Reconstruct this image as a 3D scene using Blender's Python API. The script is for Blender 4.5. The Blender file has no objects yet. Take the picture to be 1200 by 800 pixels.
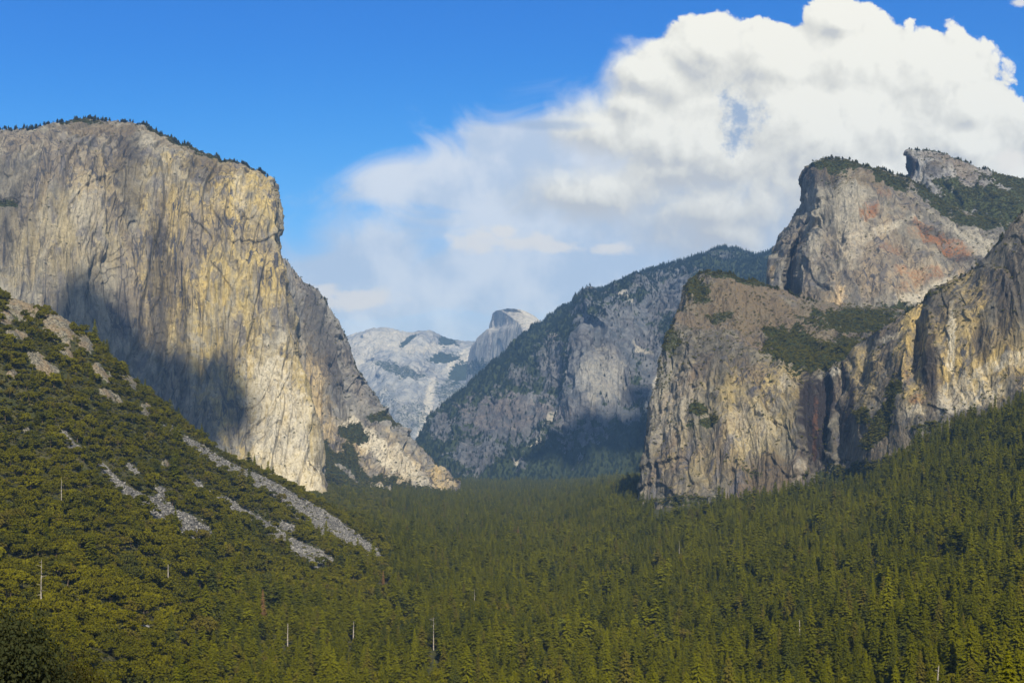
SUN_AZ, SUN_EL = 13.0, 41.0
HAZE = 3.4e-5
SKY_SAT, SKY_STR, CLOUD_STR = 1.5, .95, 12.0
EXPOSURE = 0.5
SKY_TINT = (.42, .92, 1.15)
import bpy, math, time
import numpy as np

T0 = time.time()
sc = bpy.context.scene
COL = sc.collection
rng = np.random.default_rng(7)

# ------------------------------------------------------------------ survey
# Metres. Camera stands at the overlook 170 m above the valley floor, looking
# east (+Y).  at(u, v, Y) turns a bearing measured on the photograph plus a map
# distance Y into a survey point.
F, U0, V0, ZC = 1628.0, 600.0, 522.0, 170.0


def at(u, v, Y):
    return ((u - U0) / F * Y, Y, ZC + (V0 - v) / F * Y)


def pix(P):
    P = np.asarray(P)
    return U0 + F * P[..., 0] / P[..., 1], V0 - F * (P[..., 2] - ZC) / P[..., 1]


# ------------------------------------------------------------------ noise
def _h(ix, iy, iz, s):
    n = (ix.astype(np.uint32) * np.uint32(0x9E3779B1)) ^ (iy.astype(np.uint32) * np.uint32(0x85EBCA77)) \
        ^ (iz.astype(np.uint32) * np.uint32(0xC2B2AE3D)) ^ np.uint32((s * 0x27D4EB2F) & 0xFFFFFFFF)
    n ^= n >> np.uint32(15)
    n *= np.uint32(0x2C1B3C6D)
    n ^= n >> np.uint32(12)
    n *= np.uint32(0x297A2D39)
    n ^= n >> np.uint32(15)
    return n


def noise(x, y, z, seed=0):
    """gradient noise, about -1..1"""
    x = np.asarray(x, np.float64); y = np.asarray(y, np.float64); z = np.asarray(z, np.float64)
    x, y, z = np.broadcast_arrays(x, y, z)
    xi = np.floor(x).astype(np.int64); yi = np.floor(y).astype(np.int64); zi = np.floor(z).astype(np.int64)
    xf = (x - xi).astype(np.float32); yf = (y - yi).astype(np.float32); zf = (z - zi).astype(np.float32)
    w = lambda t: t * t * t * (t * (t * 6 - 15) + 10)
    ux, uy, uz = w(xf), w(yf), w(zf)
    out = np.zeros(x.shape, np.float32)
    for dx in (0, 1):
        for dy in (0, 1):
            for dz in (0, 1):
                h = _h((xi + dx) & 0xFFFFFFFF, (yi + dy) & 0xFFFFFFFF, (zi + dz) & 0xFFFFFFFF, seed)
                gx = (h & np.uint32(1023)).astype(np.float32) / 511.5 - 1
                gy = ((h >> np.uint32(10)) & np.uint32(1023)).astype(np.float32) / 511.5 - 1
                gz = ((h >> np.uint32(20)) & np.uint32(1023)).astype(np.float32) / 511.5 - 1
                d = gx * (xf - dx) + gy * (yf - dy) + gz * (zf - dz)
                out += d * (ux if dx else 1 - ux) * (uy if dy else 1 - uy) * (uz if dz else 1 - uz)
    return out * 1.5


def fbm(x, y, z, octv=4, seed=0, gain=.5, ridged=False):
    a, tot, n = 1.0, 0.0, 0.0
    for o in range(octv):
        k = noise(x, y, z, seed + o * 17)
        if ridged:
            k = 1 - 2 * np.abs(k)
        n = n + a * k
        tot += a
        a *= gain
        x = x * 2.03 + 11.3; y = y * 2.03 + 5.7; z = z * 2.03 + 3.1
    return n / tot


def smooth(a, b, x):
    t = np.clip((x - a) / (b - a), 0, 1)
    return t * t * (3 - 2 * t)


# ------------------------------------------------------------------ scene helpers
def mesh_grid(name, P, mat, attrs=None, smooth_shade=True, link=True):
    nt, ns = P.shape[:2]
    me = bpy.data.meshes.new(name)
    idx = np.arange(nt * ns, dtype=np.int32).reshape(nt, ns)
    q = np.stack([idx[:-1, :-1], idx[:-1, 1:], idx[1:, 1:], idx[1:, :-1]], -1).reshape(-1, 4)
    me.vertices.add(nt * ns)
    me.vertices.foreach_set('co', P.reshape(-1).astype(np.float32))
    me.loops.add(q.size)
    me.loops.foreach_set('vertex_index', q.reshape(-1))
    me.polygons.add(len(q))
    me.polygons.foreach_set('loop_start', np.arange(0, q.size, 4, dtype=np.int32))
    me.polygons.foreach_set('use_smooth', np.full(len(q), smooth_shade))
    for k, a in (attrs or {}).items():
        at_ = me.attributes.new(k, 'FLOAT', 'POINT')
        at_.data.foreach_set('value', np.asarray(a, np.float32).reshape(-1))
    me.update(calc_edges=True)
    me.materials.append(mat)
    o = bpy.data.objects.new(name, me)
    if link:
        COL.objects.link(o)
    return o


def mesh_poly(name, V, Fc, mats, fmat=None, smooth_shade=False):
    """V (n,3), Fc list of arrays (k,3|4)"""
    me = bpy.data.meshes.new(name)
    me.vertices.add(len(V)); me.vertices.foreach_set('co', np.asarray(V, np.float32).reshape(-1))
    loops = np.concatenate([f.reshape(-1) for f in Fc]).astype(np.int32)
    sizes = np.concatenate([np.full(len(f), f.shape[1]) for f in Fc]).astype(np.int32)
    me.loops.add(len(loops)); me.loops.foreach_set('vertex_index', loops)
    me.polygons.add(len(sizes))
    me.polygons.foreach_set('loop_start', np.concatenate([[0], np.cumsum(sizes)[:-1]]).astype(np.int32))
    if smooth_shade:
        me.polygons.foreach_set('use_smooth', np.full(len(sizes), True))
    for m in mats:
        me.materials.append(m)
    if fmat is not None:
        me.polygons.foreach_set('material_index', np.asarray(fmat, np.int32))
    me.update(calc_edges=True)
    return me


def tag(o, label, cat=None, group=None, kind=None):
    o['label'] = label
    if cat: o['category'] = cat
    if group: o['group'] = group
    if kind: o['kind'] = kind
    return o


# ------------------------------------------------------------------ node helper
class NT:
    def __init__(s, tree):
        s.t = tree; s.n = tree.nodes; s.l = tree.links

    def node(s, typ, **kw):
        n = s.n.new(typ)
        ins = kw.pop('ins', {})
        for k, v in kw.items():
            setattr(n, k, v)
        for k, v in ins.items():
            s.put(n.inputs[k], v)
        return n

    def put(s, sock, v):
        if isinstance(v, bpy.types.NodeSocket):
            s.l.new(v, sock)
        else:
            sock.default_value = v

    def m(s, op, a, b=0.0, c=0.0, clamp=False):
        n = s.n.new('ShaderNodeMath'); n.operation = op; n.use_clamp = clamp
        s.put(n.inputs[0], a); s.put(n.inputs[1], b); s.put(n.inputs[2], c)
        return n.outputs[0]

    def v(s, op, a, b=(0, 0, 0), scale=None):
        n = s.n.new('ShaderNodeVectorMath'); n.operation = op
        s.put(n.inputs[0], a); s.put(n.inputs[1], b)
        if scale is not None: s.put(n.inputs['Scale'], scale)
        return n.outputs['Value'] if op in ('LENGTH', 'DOT_PRODUCT', 'DISTANCE') else n.outputs['Vector']

    def ramp(s, x, a, b, lo=0.0, hi=1.0, smooth=True):
        n = s.n.new('ShaderNodeMapRange'); n.interpolation_type = 'SMOOTHSTEP' if smooth else 'LINEAR'
        s.put(n.inputs['Value'], x); s.put(n.inputs['From Min'], a); s.put(n.inputs['From Max'], b)
        s.put(n.inputs['To Min'], lo); s.put(n.inputs['To Max'], hi)
        return n.outputs['Result']

    def mix(s, f, a, b, blend='MIX'):
        n = s.n.new('ShaderNodeMix'); n.data_type = 'RGBA'; n.blend_type = blend
        s.put(n.inputs['Factor'], f)
        s.put(n.inputs['A'], a if isinstance(a, bpy.types.NodeSocket) else (*a, 1) if len(a) == 3 else a)
        s.put(n.inputs['B'], b if isinstance(b, bpy.types.NodeSocket) else (*b, 1) if len(b) == 3 else b)
        return n.outputs['Result']

    def noise(s, vec, scale=1.0, detail=4.0, rough=.55, dist=0.0, color=False):
        n = s.n.new('ShaderNodeTexNoise')
        s.put(n.inputs['Vector'], vec); n.inputs['Scale'].default_value = scale
        n.inputs['Detail'].default_value = detail; n.inputs['Roughness'].default_value = rough
        n.inputs['Distortion'].default_value = dist
        return n.outputs['Color' if color else 'Fac']

    def attr(s, name):
        n = s.n.new('ShaderNodeAttribute'); n.attribute_name = name
        return n.outputs['Fac']


def new_mat(name):
    m = bpy.data.materials.new(name); m.use_nodes = True
    nt = NT(m.node_tree)
    b = m.node_tree.nodes['Principled BSDF']
    b.inputs['Specular IOR Level'].default_value = 0.15
    b.inputs['Roughness'].default_value = 0.9
    return m, nt, b


def rock_mat(name, px, gray=(.27, .27, .275), light=(.42, .41, .39), warm=(.44, .33, .15), dark=(.07, .068, .075),
             brown=(.17, .125, .085), veg=(.035, .042, .012), bump=1.0, streak=1.0, bvar=.5):
    """weathered granite. px = metres covered by one picture element at the wall's distance"""
    m, nt, b = new_mat(name)
    co = nt.node('ShaderNodeTexCoord').outputs['Object']
    # streak space: z compressed, with a meander so that the streaks are not ruled lines
    wob = nt.v('SCALE', nt.v('SUBTRACT', nt.noise(nt.v('MULTIPLY', co, (1, 1, .35)), 1 / (24 * px), 3, .6, color=True), (.5, .5, .5)), scale=7 * px)
    cw = nt.v('ADD', co, wob)
    st = nt.v('MULTIPLY', nt.v('ADD', co, nt.v('SCALE', wob, scale=.7)), (1, 1, .05))
    st2 = nt.v('MULTIPLY', cw, (1, 1, .22))
    n_big = nt.noise(nt.v('MULTIPLY', co, (1, 1, .5)), 1 / (55 * px), 5, .6)
    n_med = nt.noise(nt.v('MULTIPLY', cw, (1, 1, .35)), 1 / (12 * px), 6, .65)
    n_fine = nt.noise(cw, 1 / (2.4 * px), 5, .7)
    s_w = nt.noise(st, 1 / (18 * px), 4, .6)
    s_m = nt.noise(nt.v('ADD', st, (531, 77, 20)), 1 / (6 * px), 5, .65)
    s_f = nt.noise(nt.v('ADD', st2, (31, 177, 920)), 1 / (2.2 * px), 4, .6)
    c = nt.mix(nt.ramp(n_med, .38, .62), gray, light)
    c = nt.mix(nt.m('MULTIPLY', nt.ramp(n_big, .44, .62), bvar), c, brown)
    warm_f = nt.m('MULTIPLY', nt.attr('warm'), nt.ramp(nt.m('ADD', nt.m('MULTIPLY', s_w, .6), nt.m('MULTIPLY', s_m, .4)), .38, .58))
    wcol = nt.mix(nt.ramp(s_f, .35, .65), warm, tuple(min(1, 1.25 * k + .06) for k in warm))
    c = nt.mix(warm_f, c, wcol)
    # dark water and lichen streaks
    dk = nt.m('MULTIPLY', nt.ramp(s_m, .50, .64), nt.ramp(n_big, .35, .6))
    c = nt.mix(nt.m('MULTIPLY', dk, .85 * streak), c, dark)
    dk2 = nt.ramp(nt.noise(nt.v('ADD', st, (9, 777, 2)), 1 / (13 * px), 4, .55), .54, .68)
    c = nt.mix(nt.m('MULTIPLY', dk2, min(1, .55 * streak)), c, tuple(k * 1.6 for k in dark))
    # pale runs
    lt = nt.ramp(s_f, .60, .74)
    c = nt.mix(nt.m('MULTIPLY', lt, .45), c, tuple(min(.75, k * 1.45) for k in light))
    # fine grain contrast
    c = nt.mix(nt.ramp(n_fine, .33, .46, .4, 0), c, tuple(k * .8 for k in dark))
    # long upright cracks, then a few slanting ones
    for (zs, wd, sc_, st_) in ((.045, .035, 17, .75), (.22, .018, 36, .35)):
        v_ = nt.node('ShaderNodeTexVoronoi', feature='DISTANCE_TO_EDGE', ins={'Vector': nt.v('MULTIPLY', nt.v('ADD', co, nt.v('SCALE', wob, scale=.4)), (1, 1, zs)), 'Scale': 1 / (sc_ * px)})
        c = nt.mix(nt.m('MULTIPLY', nt.ramp(v_.outputs['Distance'], wd, 0), nt.ramp(n_big, .42, .55, .15, st_)), c, tuple(k * .7 for k in dark))
    # short dark roofs and cracks
    gs = nt.noise(nt.v('MULTIPLY', cw, (1, 1, 2.6)), 1 / (11 * px), 5, .62)
    c = nt.mix(nt.ramp(gs, .66, .70, 0, .8), c, tuple(k * .6 for k in dark))
    # regions
    c = nt.mix(nt.m('MULTIPLY', nt.attr('scar'), nt.ramp(nt.m('ADD', nt.m('MULTIPLY', n_fine, .6), nt.m('ADD', nt.m('MULTIPLY', s_f, .4), nt.m('MULTIPLY', s_m, .5))), .55, .85)), c, (.58, .53, .42))
    c = nt.mix(nt.m('MULTIPLY', nt.attr('stain'), nt.ramp(nt.m('ADD', s_m, nt.m('MULTIPLY', n_fine, .3)), .30, .52)), c, (.028, .024, .026))
    c = nt.mix(nt.m('MULTIPLY', nt.attr('red'), nt.ramp(nt.m('ADD', n_fine, nt.m('MULTIPLY', n_med, .6)), .68, .90, 0, .85)), c, (.25, .105, .035))
    c = nt.mix(nt.m('MULTIPLY', nt.attr('soil'), nt.ramp(n_fine, .38, .52)), c, (.15, .115, .07))
    vg = nt.ramp(nt.m('ADD', nt.attr('veg'), nt.m('MULTIPLY', nt.m('SUBTRACT', n_fine, .5), 1.4)), .42, .62)
    vc = nt.mix(n_fine, tuple(k * .6 for k in veg), tuple(k * 1.5 for k in veg))
    c = nt.mix(vg, c, vc)
    nt.put(b.inputs['Base Color'], c)
    # relief finer than the mesh
    cr = nt.node('ShaderNodeTexVoronoi', feature='DISTANCE_TO_EDGE', ins={'Vector': nt.v('MULTIPLY', cw, (1, 1, .45)), 'Scale': 1 / (9 * px)})
    crk = nt.ramp(cr.outputs['Distance'], 0, .05)
    hgt = nt.m('ADD', nt.m('MULTIPLY', n_fine, 1.0), nt.m('ADD', nt.m('MULTIPLY', s_m, 2.4), nt.m('ADD', nt.m('MULTIPLY', s_f, 1.0), nt.m('MULTIPLY', crk, .25))))
    bp = nt.node('ShaderNodeBump', ins={'Height': hgt, 'Distance': 1.5 * px * bump, 'Strength': .9})
    nt.put(b.inputs['Normal'], bp.outputs['Normal'])
    return m


# ------------------------------------------------------------------ cliffs
def resample(poly, n, blur=0):
    P = np.array([at(*p[:3]) for p in poly]); q = np.array([p[:3] for p in poly], float)
    d = np.hypot(np.diff(q[:, 0]), np.diff(q[:, 1])) + np.abs(np.diff(q[:, 2])) * .15
    s = np.concatenate([[0], np.cumsum(d)]); s /= s[-1]
    an = [(s[i], p[3]) for i, p in enumerate(poly) if len(p) > 3]      # corners that every row shares
    if an:
        s = np.interp(s, [0] + [a for a, _ in an] + [1], [0] + [b for _, b in an] + [1])
    t = np.linspace(0, 1, n)
    R = np.stack([np.interp(t, s, P[:, k]) for k in range(3)], -1)
    if blur:
        for _ in range(2):
            Rp = np.pad(R, ((blur, blur), (0, 0)), mode='reflect', reflect_type='odd')
            c = np.cumsum(np.vstack([np.zeros((1, 3)), Rp]), 0)
            R = (c[2 * blur + 1:] - c[:-2 * blur - 1]) / (2 * blur + 1)
    return R


def blob_mask(u, v, blobs, wob):
    """soft-edged regions on the wall: (u, v, ru, rv, angle, strength)"""
    out = np.zeros(u.shape, np.float32)
    for (cu, cv, ru, rv, an, st) in blobs:
        a = math.radians(an); du = u - cu; dv = v - cv
        x = (du * math.cos(a) + dv * math.sin(a)) / ru; y = (-du * math.sin(a) + dv * math.cos(a)) / rv
        d = np.sqrt(x * x + y * y) + wob
        out = np.maximum(out, st * smooth(1.25, .65, d))
    return out


def cliff(name, rows, ns, nt, px, mat, amp=1.0, rim_row=None, back=(400, -120), masks=None, blur=4, seed=1, label='',
          flute=1.0, ledge=.5, rough=1.0, corner=1.0, rim_keep=.35, veg_slope=0.0, veg_base=0.0):
    """rows from the foot to the rim (each a surveyed polyline); a back slope is added behind the rim"""
    R = [resample(r, ns, blur) for r in rows]
    last = R[-1]
    # the back slope runs away from the valley mouth, so it fans out with distance
    fan = lambda q, dy, dz: np.stack([q[:, 0] * (1 + dy / q[:, 1]), q[:, 1] + dy, q[:, 2] + dz], -1)
    b1 = fan(last, back[0] * .12, back[1] * .10); b2 = fan(last, back[0] * .5, back[1] * .6)
    b3 = fan(last, back[0], back[1])
    R = R + [b1, b2, b3]
    C = np.stack(R)                                    # (rows, ns, 3)
    k = C.shape[0]
    seg = np.array([np.median(np.linalg.norm(C[i + 1] - C[i], axis=1)) for i in range(k - 1)])
    seg[-3:] = seg[-3:] * .25
    t = np.concatenate([[0], np.cumsum(seg)]); t /= t[-1]
    tt = np.linspace(0, 1, nt)
    # monotone-ish cubic through the rows
    slope = np.zeros_like(C)
    dl = (C[1:] - C[:-1]) / (t[1:] - t[:-1])[:, None, None]
    slope[1:-1] = (dl[1:] + dl[:-1]) * .5; slope[0] = dl[0]; slope[-1] = dl[-1]
    slope[k - 4] = dl[k - 5]                           # crisp rim
    i = np.clip(np.searchsorted(t, tt, side='right') - 1, 0, k - 2)
    hh = (t[i + 1] - t[i]); x = ((tt - t[i]) / hh)[:, None, None]; hh = hh[:, None, None]
    P = (2 * x ** 3 - 3 * x ** 2 + 1) * C[i] + (x ** 3 - 2 * x ** 2 + x) * hh * slope[i] + (-2 * x ** 3 + 3 * x ** 2) * C[i + 1] + (x ** 3 - x ** 2) * hh * slope[i + 1]
    trim = t[k - 4]
    n = np.cross(np.gradient(P, axis=1), np.gradient(P, axis=0)); n /= np.linalg.norm(n, axis=-1, keepdims=True) + 1e-9
    X, Y, Z = P[..., 0], P[..., 1], P[..., 2]
    s = px
    wx = fbm(X / (45 * s), Y / (45 * s), Z / (90 * s), 3, seed + 5) * 8 * s
    Xw, Yw = X + wx, Y + wx
    Yw = Yw * .35
    d = flute * 10 * s * fbm(Xw / (40 * s), Yw / (34 * s), Z / (260 * s), 3, seed, .5, True)
    d += flute * 4.2 * s * fbm(Xw / (12 * s), Yw / (12 * s), Z / (110 * s), 3, seed + 1, .55, True)
    d += rough * 5 * s * fbm(X / (40 * s), Y / (40 * s), Z / (40 * s), 4, seed + 2, .5)
    # upright corners: flat leaning faces ending in a sharp step
    q1 = Xw / (30 * s) + 1.5 * fbm(X / (70 * s), Yw / (70 * s), Z / (420 * s), 3, seed + 31)
    q1f = q1 % 1
    d += corner * 6.0 * s * np.where(q1f < .9, q1f / .9, (1 - q1f) / .1)
    q2 = Xw / (11 * s) + 1.2 * fbm(X / (40 * s) + 5, Yw / (40 * s), Z / (200 * s), 3, seed + 33)
    q2f = q2 % 1
    d += corner * 2.2 * s * np.where(q2f < .88, q2f / .88, (1 - q2f) / .12)
    # big leaning slabs: planes cut at different tilts
    cell = fbm(Xw / (55 * s), Yw / (55 * s), Z / (120 * s), 2, seed + 21) * 3
    d += 5 * s * (cell - np.floor(cell) - .5) * rough
    # blocky: terraced noise gives overhangs, slabs and corners
    bl = fbm(Xw / (20 * s), Yw / (20 * s), Z / (60 * s), 3, seed + 3) * 4.0
    d += rough * 2.6 * s * (np.floor(bl) + smooth(.80, 1.0, bl - np.floor(bl))) * .8
    zz = Z / (16 * s) + 1.6 * fbm(X / (50 * s), Y / (50 * s), Z / (70 * s), 3, seed + 4)
    lm = smooth(-.1, .5, fbm(X / (60 * s), Y / (60 * s), Z / (60 * s), 2, seed + 8))
    d += ledge * 3.5 * s * lm * (np.abs((zz % 1) * 2 - 1))
    d += 1.1 * s * fbm(X / (5 * s), Y / (5 * s), Z / (10 * s), 3, seed + 6, .6)
    d = (d - d.mean()) * amp
    edge = smooth(trim, trim - .10, tt)[:, None] * (1 - rim_keep) + rim_keep
    Pd = P + n * (d * edge)[..., None]
    # outline roughness of the rim
    rr = smooth(trim - .06, trim, tt)[:, None] * amp * s * 3.2 * fbm(X / (9 * s), Y / (40 * s), X * 0, 4, seed + 9, .6)
    Pd[..., 2] += rr
    u, v = pix(P)
    wob = .5 * fbm(X / (24 * s), Y / (24 * s), Z / (24 * s), 3, seed + 12, .6) + .75 * fbm(X / (8 * s), Y / (8 * s), Z / (8 * s), 4, seed + 14, .65)
    at_ = {}
    masks = masks or {}
    for key in ('warm', 'veg', 'scar', 'stain', 'red', 'soil'):
        at_[key] = blob_mask(u, v, masks.get(key, []), wob)
    n2 = np.cross(np.gradient(Pd, axis=1), np.gradient(Pd, axis=0)); n2 /= np.linalg.norm(n2, axis=-1, keepdims=True) + 1e-9
    nz = np.abs(n2[..., 2])
    if veg_slope:
        at_['veg'] = np.maximum(at_['veg'], veg_slope * smooth(.45, .75, nz + .15 * wob))
    if veg_base:
        at_['veg'] = np.maximum(at_['veg'], veg_base)
    if 'bare' in masks:
        at_['veg'] = at_['veg'] * (1 - blob_mask(u, v, masks['bare'], wob * 1.3))
    o = mesh_grid(name, Pd, mat, at_)
    tag(o, label, None, None, 'structure')
    print(name, 'built', round(time.time() - T0, 1))
    return o, Pd, at_, tt, trim


# ------------------------------------------------------------------ the walls of the valley
CL = []
M = rock_mat('granite_golden', 2.9, gray=(.15, .142, .122), warm=(.38, .29, .10), light=(.31, .283, .222), streak=1.35)
CL.append(cliff('cliff', [
    [(-160, 640, 3480), (100, 640, 3550), (300, 612, 3620), (384, 582, 3700, 0.84), (380, 585, 4100), (372, 585, 4600)],
    [(-160, 520, 3600), (0, 520, 3640), (80, 510, 3600), (150, 510, 3720), (280, 500, 3760), (368, 500, 3850, 0.84), (362, 500, 4250), (350, 500, 4800)],
    [(-160, 420, 3700), (0, 410, 3740), (90, 405, 3700), (160, 400, 3860), (270, 395, 3860), (349, 400, 3960, 0.84), (344, 400, 4350), (330, 400, 4900)],
    [(-160, 310, 3800), (0, 310, 3840), (90, 300, 3770), (170, 300, 3930), (270, 300, 3950), (327.5, 300, 4030, 0.84), (325, 300, 4450), (310, 300, 4950)],
    [(-160, 235, 3870), (0, 230, 3900), (80, 225, 3850), (170, 228, 3980), (270, 240, 4020), (323.5, 240, 4080, 0.84), (321, 240, 4480), (306, 240, 4980)],
    [(-160, 180, 3950), (0, 178, 3970), (80, 170, 3950), (170, 178, 4060), (250, 205, 4100), (321, 219, 4140, 0.84), (318, 222, 4500), (300, 235, 5000)],
    [(-160, 158, 4150), (0, 153, 4150), (40, 150, 4150), (65, 146, 4180), (90, 140.5, 4220), (115, 138.5, 4250), (140, 139, 4250), (165, 146, 4250),
     (190, 157, 4240), (215, 169, 4240), (240, 180, 4220), (265, 189, 4220), (290, 196, 4210), (308, 202, 4200), (321, 209, 4190, 0.84), (318, 214, 4550), (300, 225, 5050)],
], 900, 900, 2.9, M, amp=1.05, rough=.6, corner=.9, seed=11, blur=4, masks={
    'warm': [(280, 330, 60, 190, 0, 1), (330, 480, 60, 130, -15, .95), (215, 300, 60, 120, 0, .7), (130, 240, 60, 60, 0, .35), (60, 280, 90, 60, 0, .35), (370, 540, 40, 60, 0, .8)],
    'scar': [(330, 500, 38, 95, -12, .8), (100, 240, 20, 35, 0, .3), (190, 165, 25, 12, 0, .4), (280, 230, 8, 25, 0, .4), (350, 550, 30, 40, 0, .8)],
    'stain': [(150, 200, 18, 60, 0, .5), (185, 330, 14, 90, 0, .6), (15, 235, 25, 60, 0, .4), (240, 200, 25, 18, 0, .5), (215, 400, 10, 60, 0, .4)],
    'veg': [(10, 240, 14, 4, 0, 1), (60, 143, 60, 3, 0, .7), (200, 160, 60, 5, 25, .9), (280, 192, 50, 3, 15, .7)],
    'soil': [(120, 150, 60, 8, 0, .7), (220, 175, 60, 8, 25, .7)],
}, label='sheer golden grey granite wall filling the left side of the valley, streaked dark and pale'))

M2 = rock_mat('granite_slate', 3.5, gray=(.155, .152, .145), light=(.27, .255, .225), bvar=.4)
CL.append(cliff('cliff', [
    [(310, 605, 4600), (384, 590, 4500), (440, 588, 4500), (500, 586, 4550), (538, 584, 4700, 0.93), (545, 584, 5000)],
    [(315, 545, 4750), (378, 540, 4700), (430, 540, 4680), (490, 555, 4700), (530, 571, 4760, 0.93), (538, 573, 5050)],
    [(315, 505, 4900), (370, 503, 4850), (410, 493, 4830), (445, 495, 4860), (470, 513, 4900), (500, 540, 4900), (527, 566, 4850, 0.93), (534, 570, 5100)],
    [(315, 420, 4980), (370, 415, 4950), (400, 430, 4980), (425, 455, 5000), (450, 487, 5000), (475, 511, 4980), (503, 537, 4980), (527, 564, 4900, 0.93), (533, 568, 5150)],
    [(310, 295, 5100), (332, 303, 5100), (345, 316, 5150), (360, 333, 5150), (375, 346, 5150), (387, 360, 5150), (398, 375, 5150), (404, 392, 5150), (412, 408, 5150), (419, 430, 5150), (430, 448, 5150), (440, 461, 5150),
     (453, 485, 5150), (470, 505, 5100), (485, 519, 5100), (500, 532, 5100), (515, 551, 5050), (528, 563, 5000, 0.93), (533, 568, 5200)],
], 520, 620, 3.5, M2, amp=.9, seed=31, blur=3, masks={
    'warm': [(375, 470, 14, 70, -8, .8), (450, 540, 70, 30, 30, .6), (515, 560, 22, 20, 0, 1), (350, 400, 20, 90, -10, .3)],
    'scar': [(437, 520, 12, 45, -40, 1), (475, 550, 12, 40, -45, .8), (410, 500, 16, 9, 20, .8), (385, 545, 8, 30, -30, .6), (450, 575, 30, 4, 30, .8)],
    'veg': [(385, 545, 24, 38, -25, 1), (412, 508, 17, 10, 0, 1), (430, 567, 45, 18, 10, 1), (400, 545, 28, 22, 20, 1), (460, 570, 30, 8, 20, .8), (452, 492, 22, 5, 20, .9), (480, 580, 45, 8, 0, 1), (400, 575, 40, 20, 0, .9), (355, 520, 30, 20, 0, .5)],
    'bare': [(452, 572, 26, 4, 28, .8), (405, 552, 18, 3, 40, .8), (392, 520, 5, 18, -35, .8), (428, 548, 12, 3, 40, .7)],
    'stain': [(375, 390, 20, 60, -15, .6), (395, 440, 16, 30, 0, .6)],
}, label='grey lower buttress with a pale rock scar running down to the trees, behind the golden wall'))

M3 = rock_mat('granite_pale', 12, gray=(.23, .24, .25), light=(.42, .41, .37), warm=(.5, .42, .3), bvar=.1, streak=.5, bump=.6)
CL.append(cliff('mountain', [
    [(360, 590, 13500), (520, 590, 13500), (760, 590, 13500)],
    [(360, 520, 14500), (440, 520, 14300), (470, 505, 14000), (520, 500, 14600), (760, 500, 14500)],
    [(360, 450, 16500), (420, 450, 16300), (450, 435, 16000), (480, 440, 15800), (520, 440, 16500), (560, 445, 16500), (760, 450, 16500)],
    [(360, 418, 17600), (420, 410, 17400), (455, 405, 17200), (490, 412, 17000), (520, 418, 17400), (560, 420, 17600), (760, 430, 17600)],
    [(360, 402, 18500), (400, 396, 18500), (415, 391, 18500), (432, 385, 18400), (450, 382, 18400), (462, 384, 18500), (475, 390, 18500), (484, 390, 18500), (495, 387, 18500), (508, 387, 18600), (519, 394, 18800),
     (535, 399, 19000), (556, 399, 19000), (600, 405, 19000), (760, 420, 19000)],
], 420, 420, 12, M3, amp=.65, corner=.3, seed=51, blur=3, flute=.5, back=(1500, -900), masks={
    'scar': [(500, 480, 6, 42, 12, 1), (540, 420, 26, 7, -35, .9), (455, 400, 40, 14, 0, .7), (425, 415, 20, 20, 0, .5), (507, 408, 26, 6, -5, .8), (530, 432, 12, 8, -40, .6)],
    'veg': [(525, 399, 14, 8, 0, .9), (520, 420, 22, 6, -10, .9), (545, 435, 22, 12, -20, 1), (470, 432, 34, 7, 15, .6), (480, 490, 30, 20, 0, .5), (530, 460, 25, 20, 0, .55), (455, 470, 20, 30, 0, .45), (480, 398, 14, 4, -30, .8)],
}, label='pale far granite mountain ridge seen through the gap of the valley'))

M4 = rock_mat('granite_dome', 9.5, gray=(.30, .29, .28), light=(.46, .44, .39), warm=(.5, .42, .3), bvar=.05, streak=.6, bump=.6)
CL.append(cliff('mountain', [
    [(545, 500, 14400), (556, 500, 13900, 0.14), (600, 500, 13300), (622, 500, 12900, 0.5), (660, 500, 12900), (700, 500, 13200)],
    [(548, 425, 14900), (553, 423, 14600, 0.14), (600, 415, 13200), (621, 408, 12700, 0.5), (650, 405, 12700), (690, 405, 13300)],
    [(552, 406, 14900), (556, 401, 14600, 0.14), (566, 393, 14400), (613, 389, 12900, 0.5), (633, 388, 12850), (670, 392, 13400)],
    [(573, 386, 14900), (575, 384, 14600, 0.14), (604, 375, 13300, 0.5), (622, 374, 13250), (640, 382, 13600), (655, 390, 13900)],
    [(577, 368, 14900), (579, 365.5, 14600, 0.14), (582, 363.8, 14350), (586, 363, 14150, 0.5), (594, 361.5, 13850), (604, 361.5, 13650), (612, 363, 13600), (620, 366.5, 13650), (629, 372, 13750), (636, 380, 13900), (650, 390, 14200)],
], 300, 260, 9.5, M4, amp=.28, corner=.2, seed=71, blur=2, back=(1200, -700), flute=.6, rim_keep=.15, masks={
    'veg': [(560, 432, 20, 14, 0, .6)],
    'scar': [(618, 370, 20, 10, 0, .5)],
}, label='far half-rounded granite dome with one sheer shaded face'))

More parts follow.
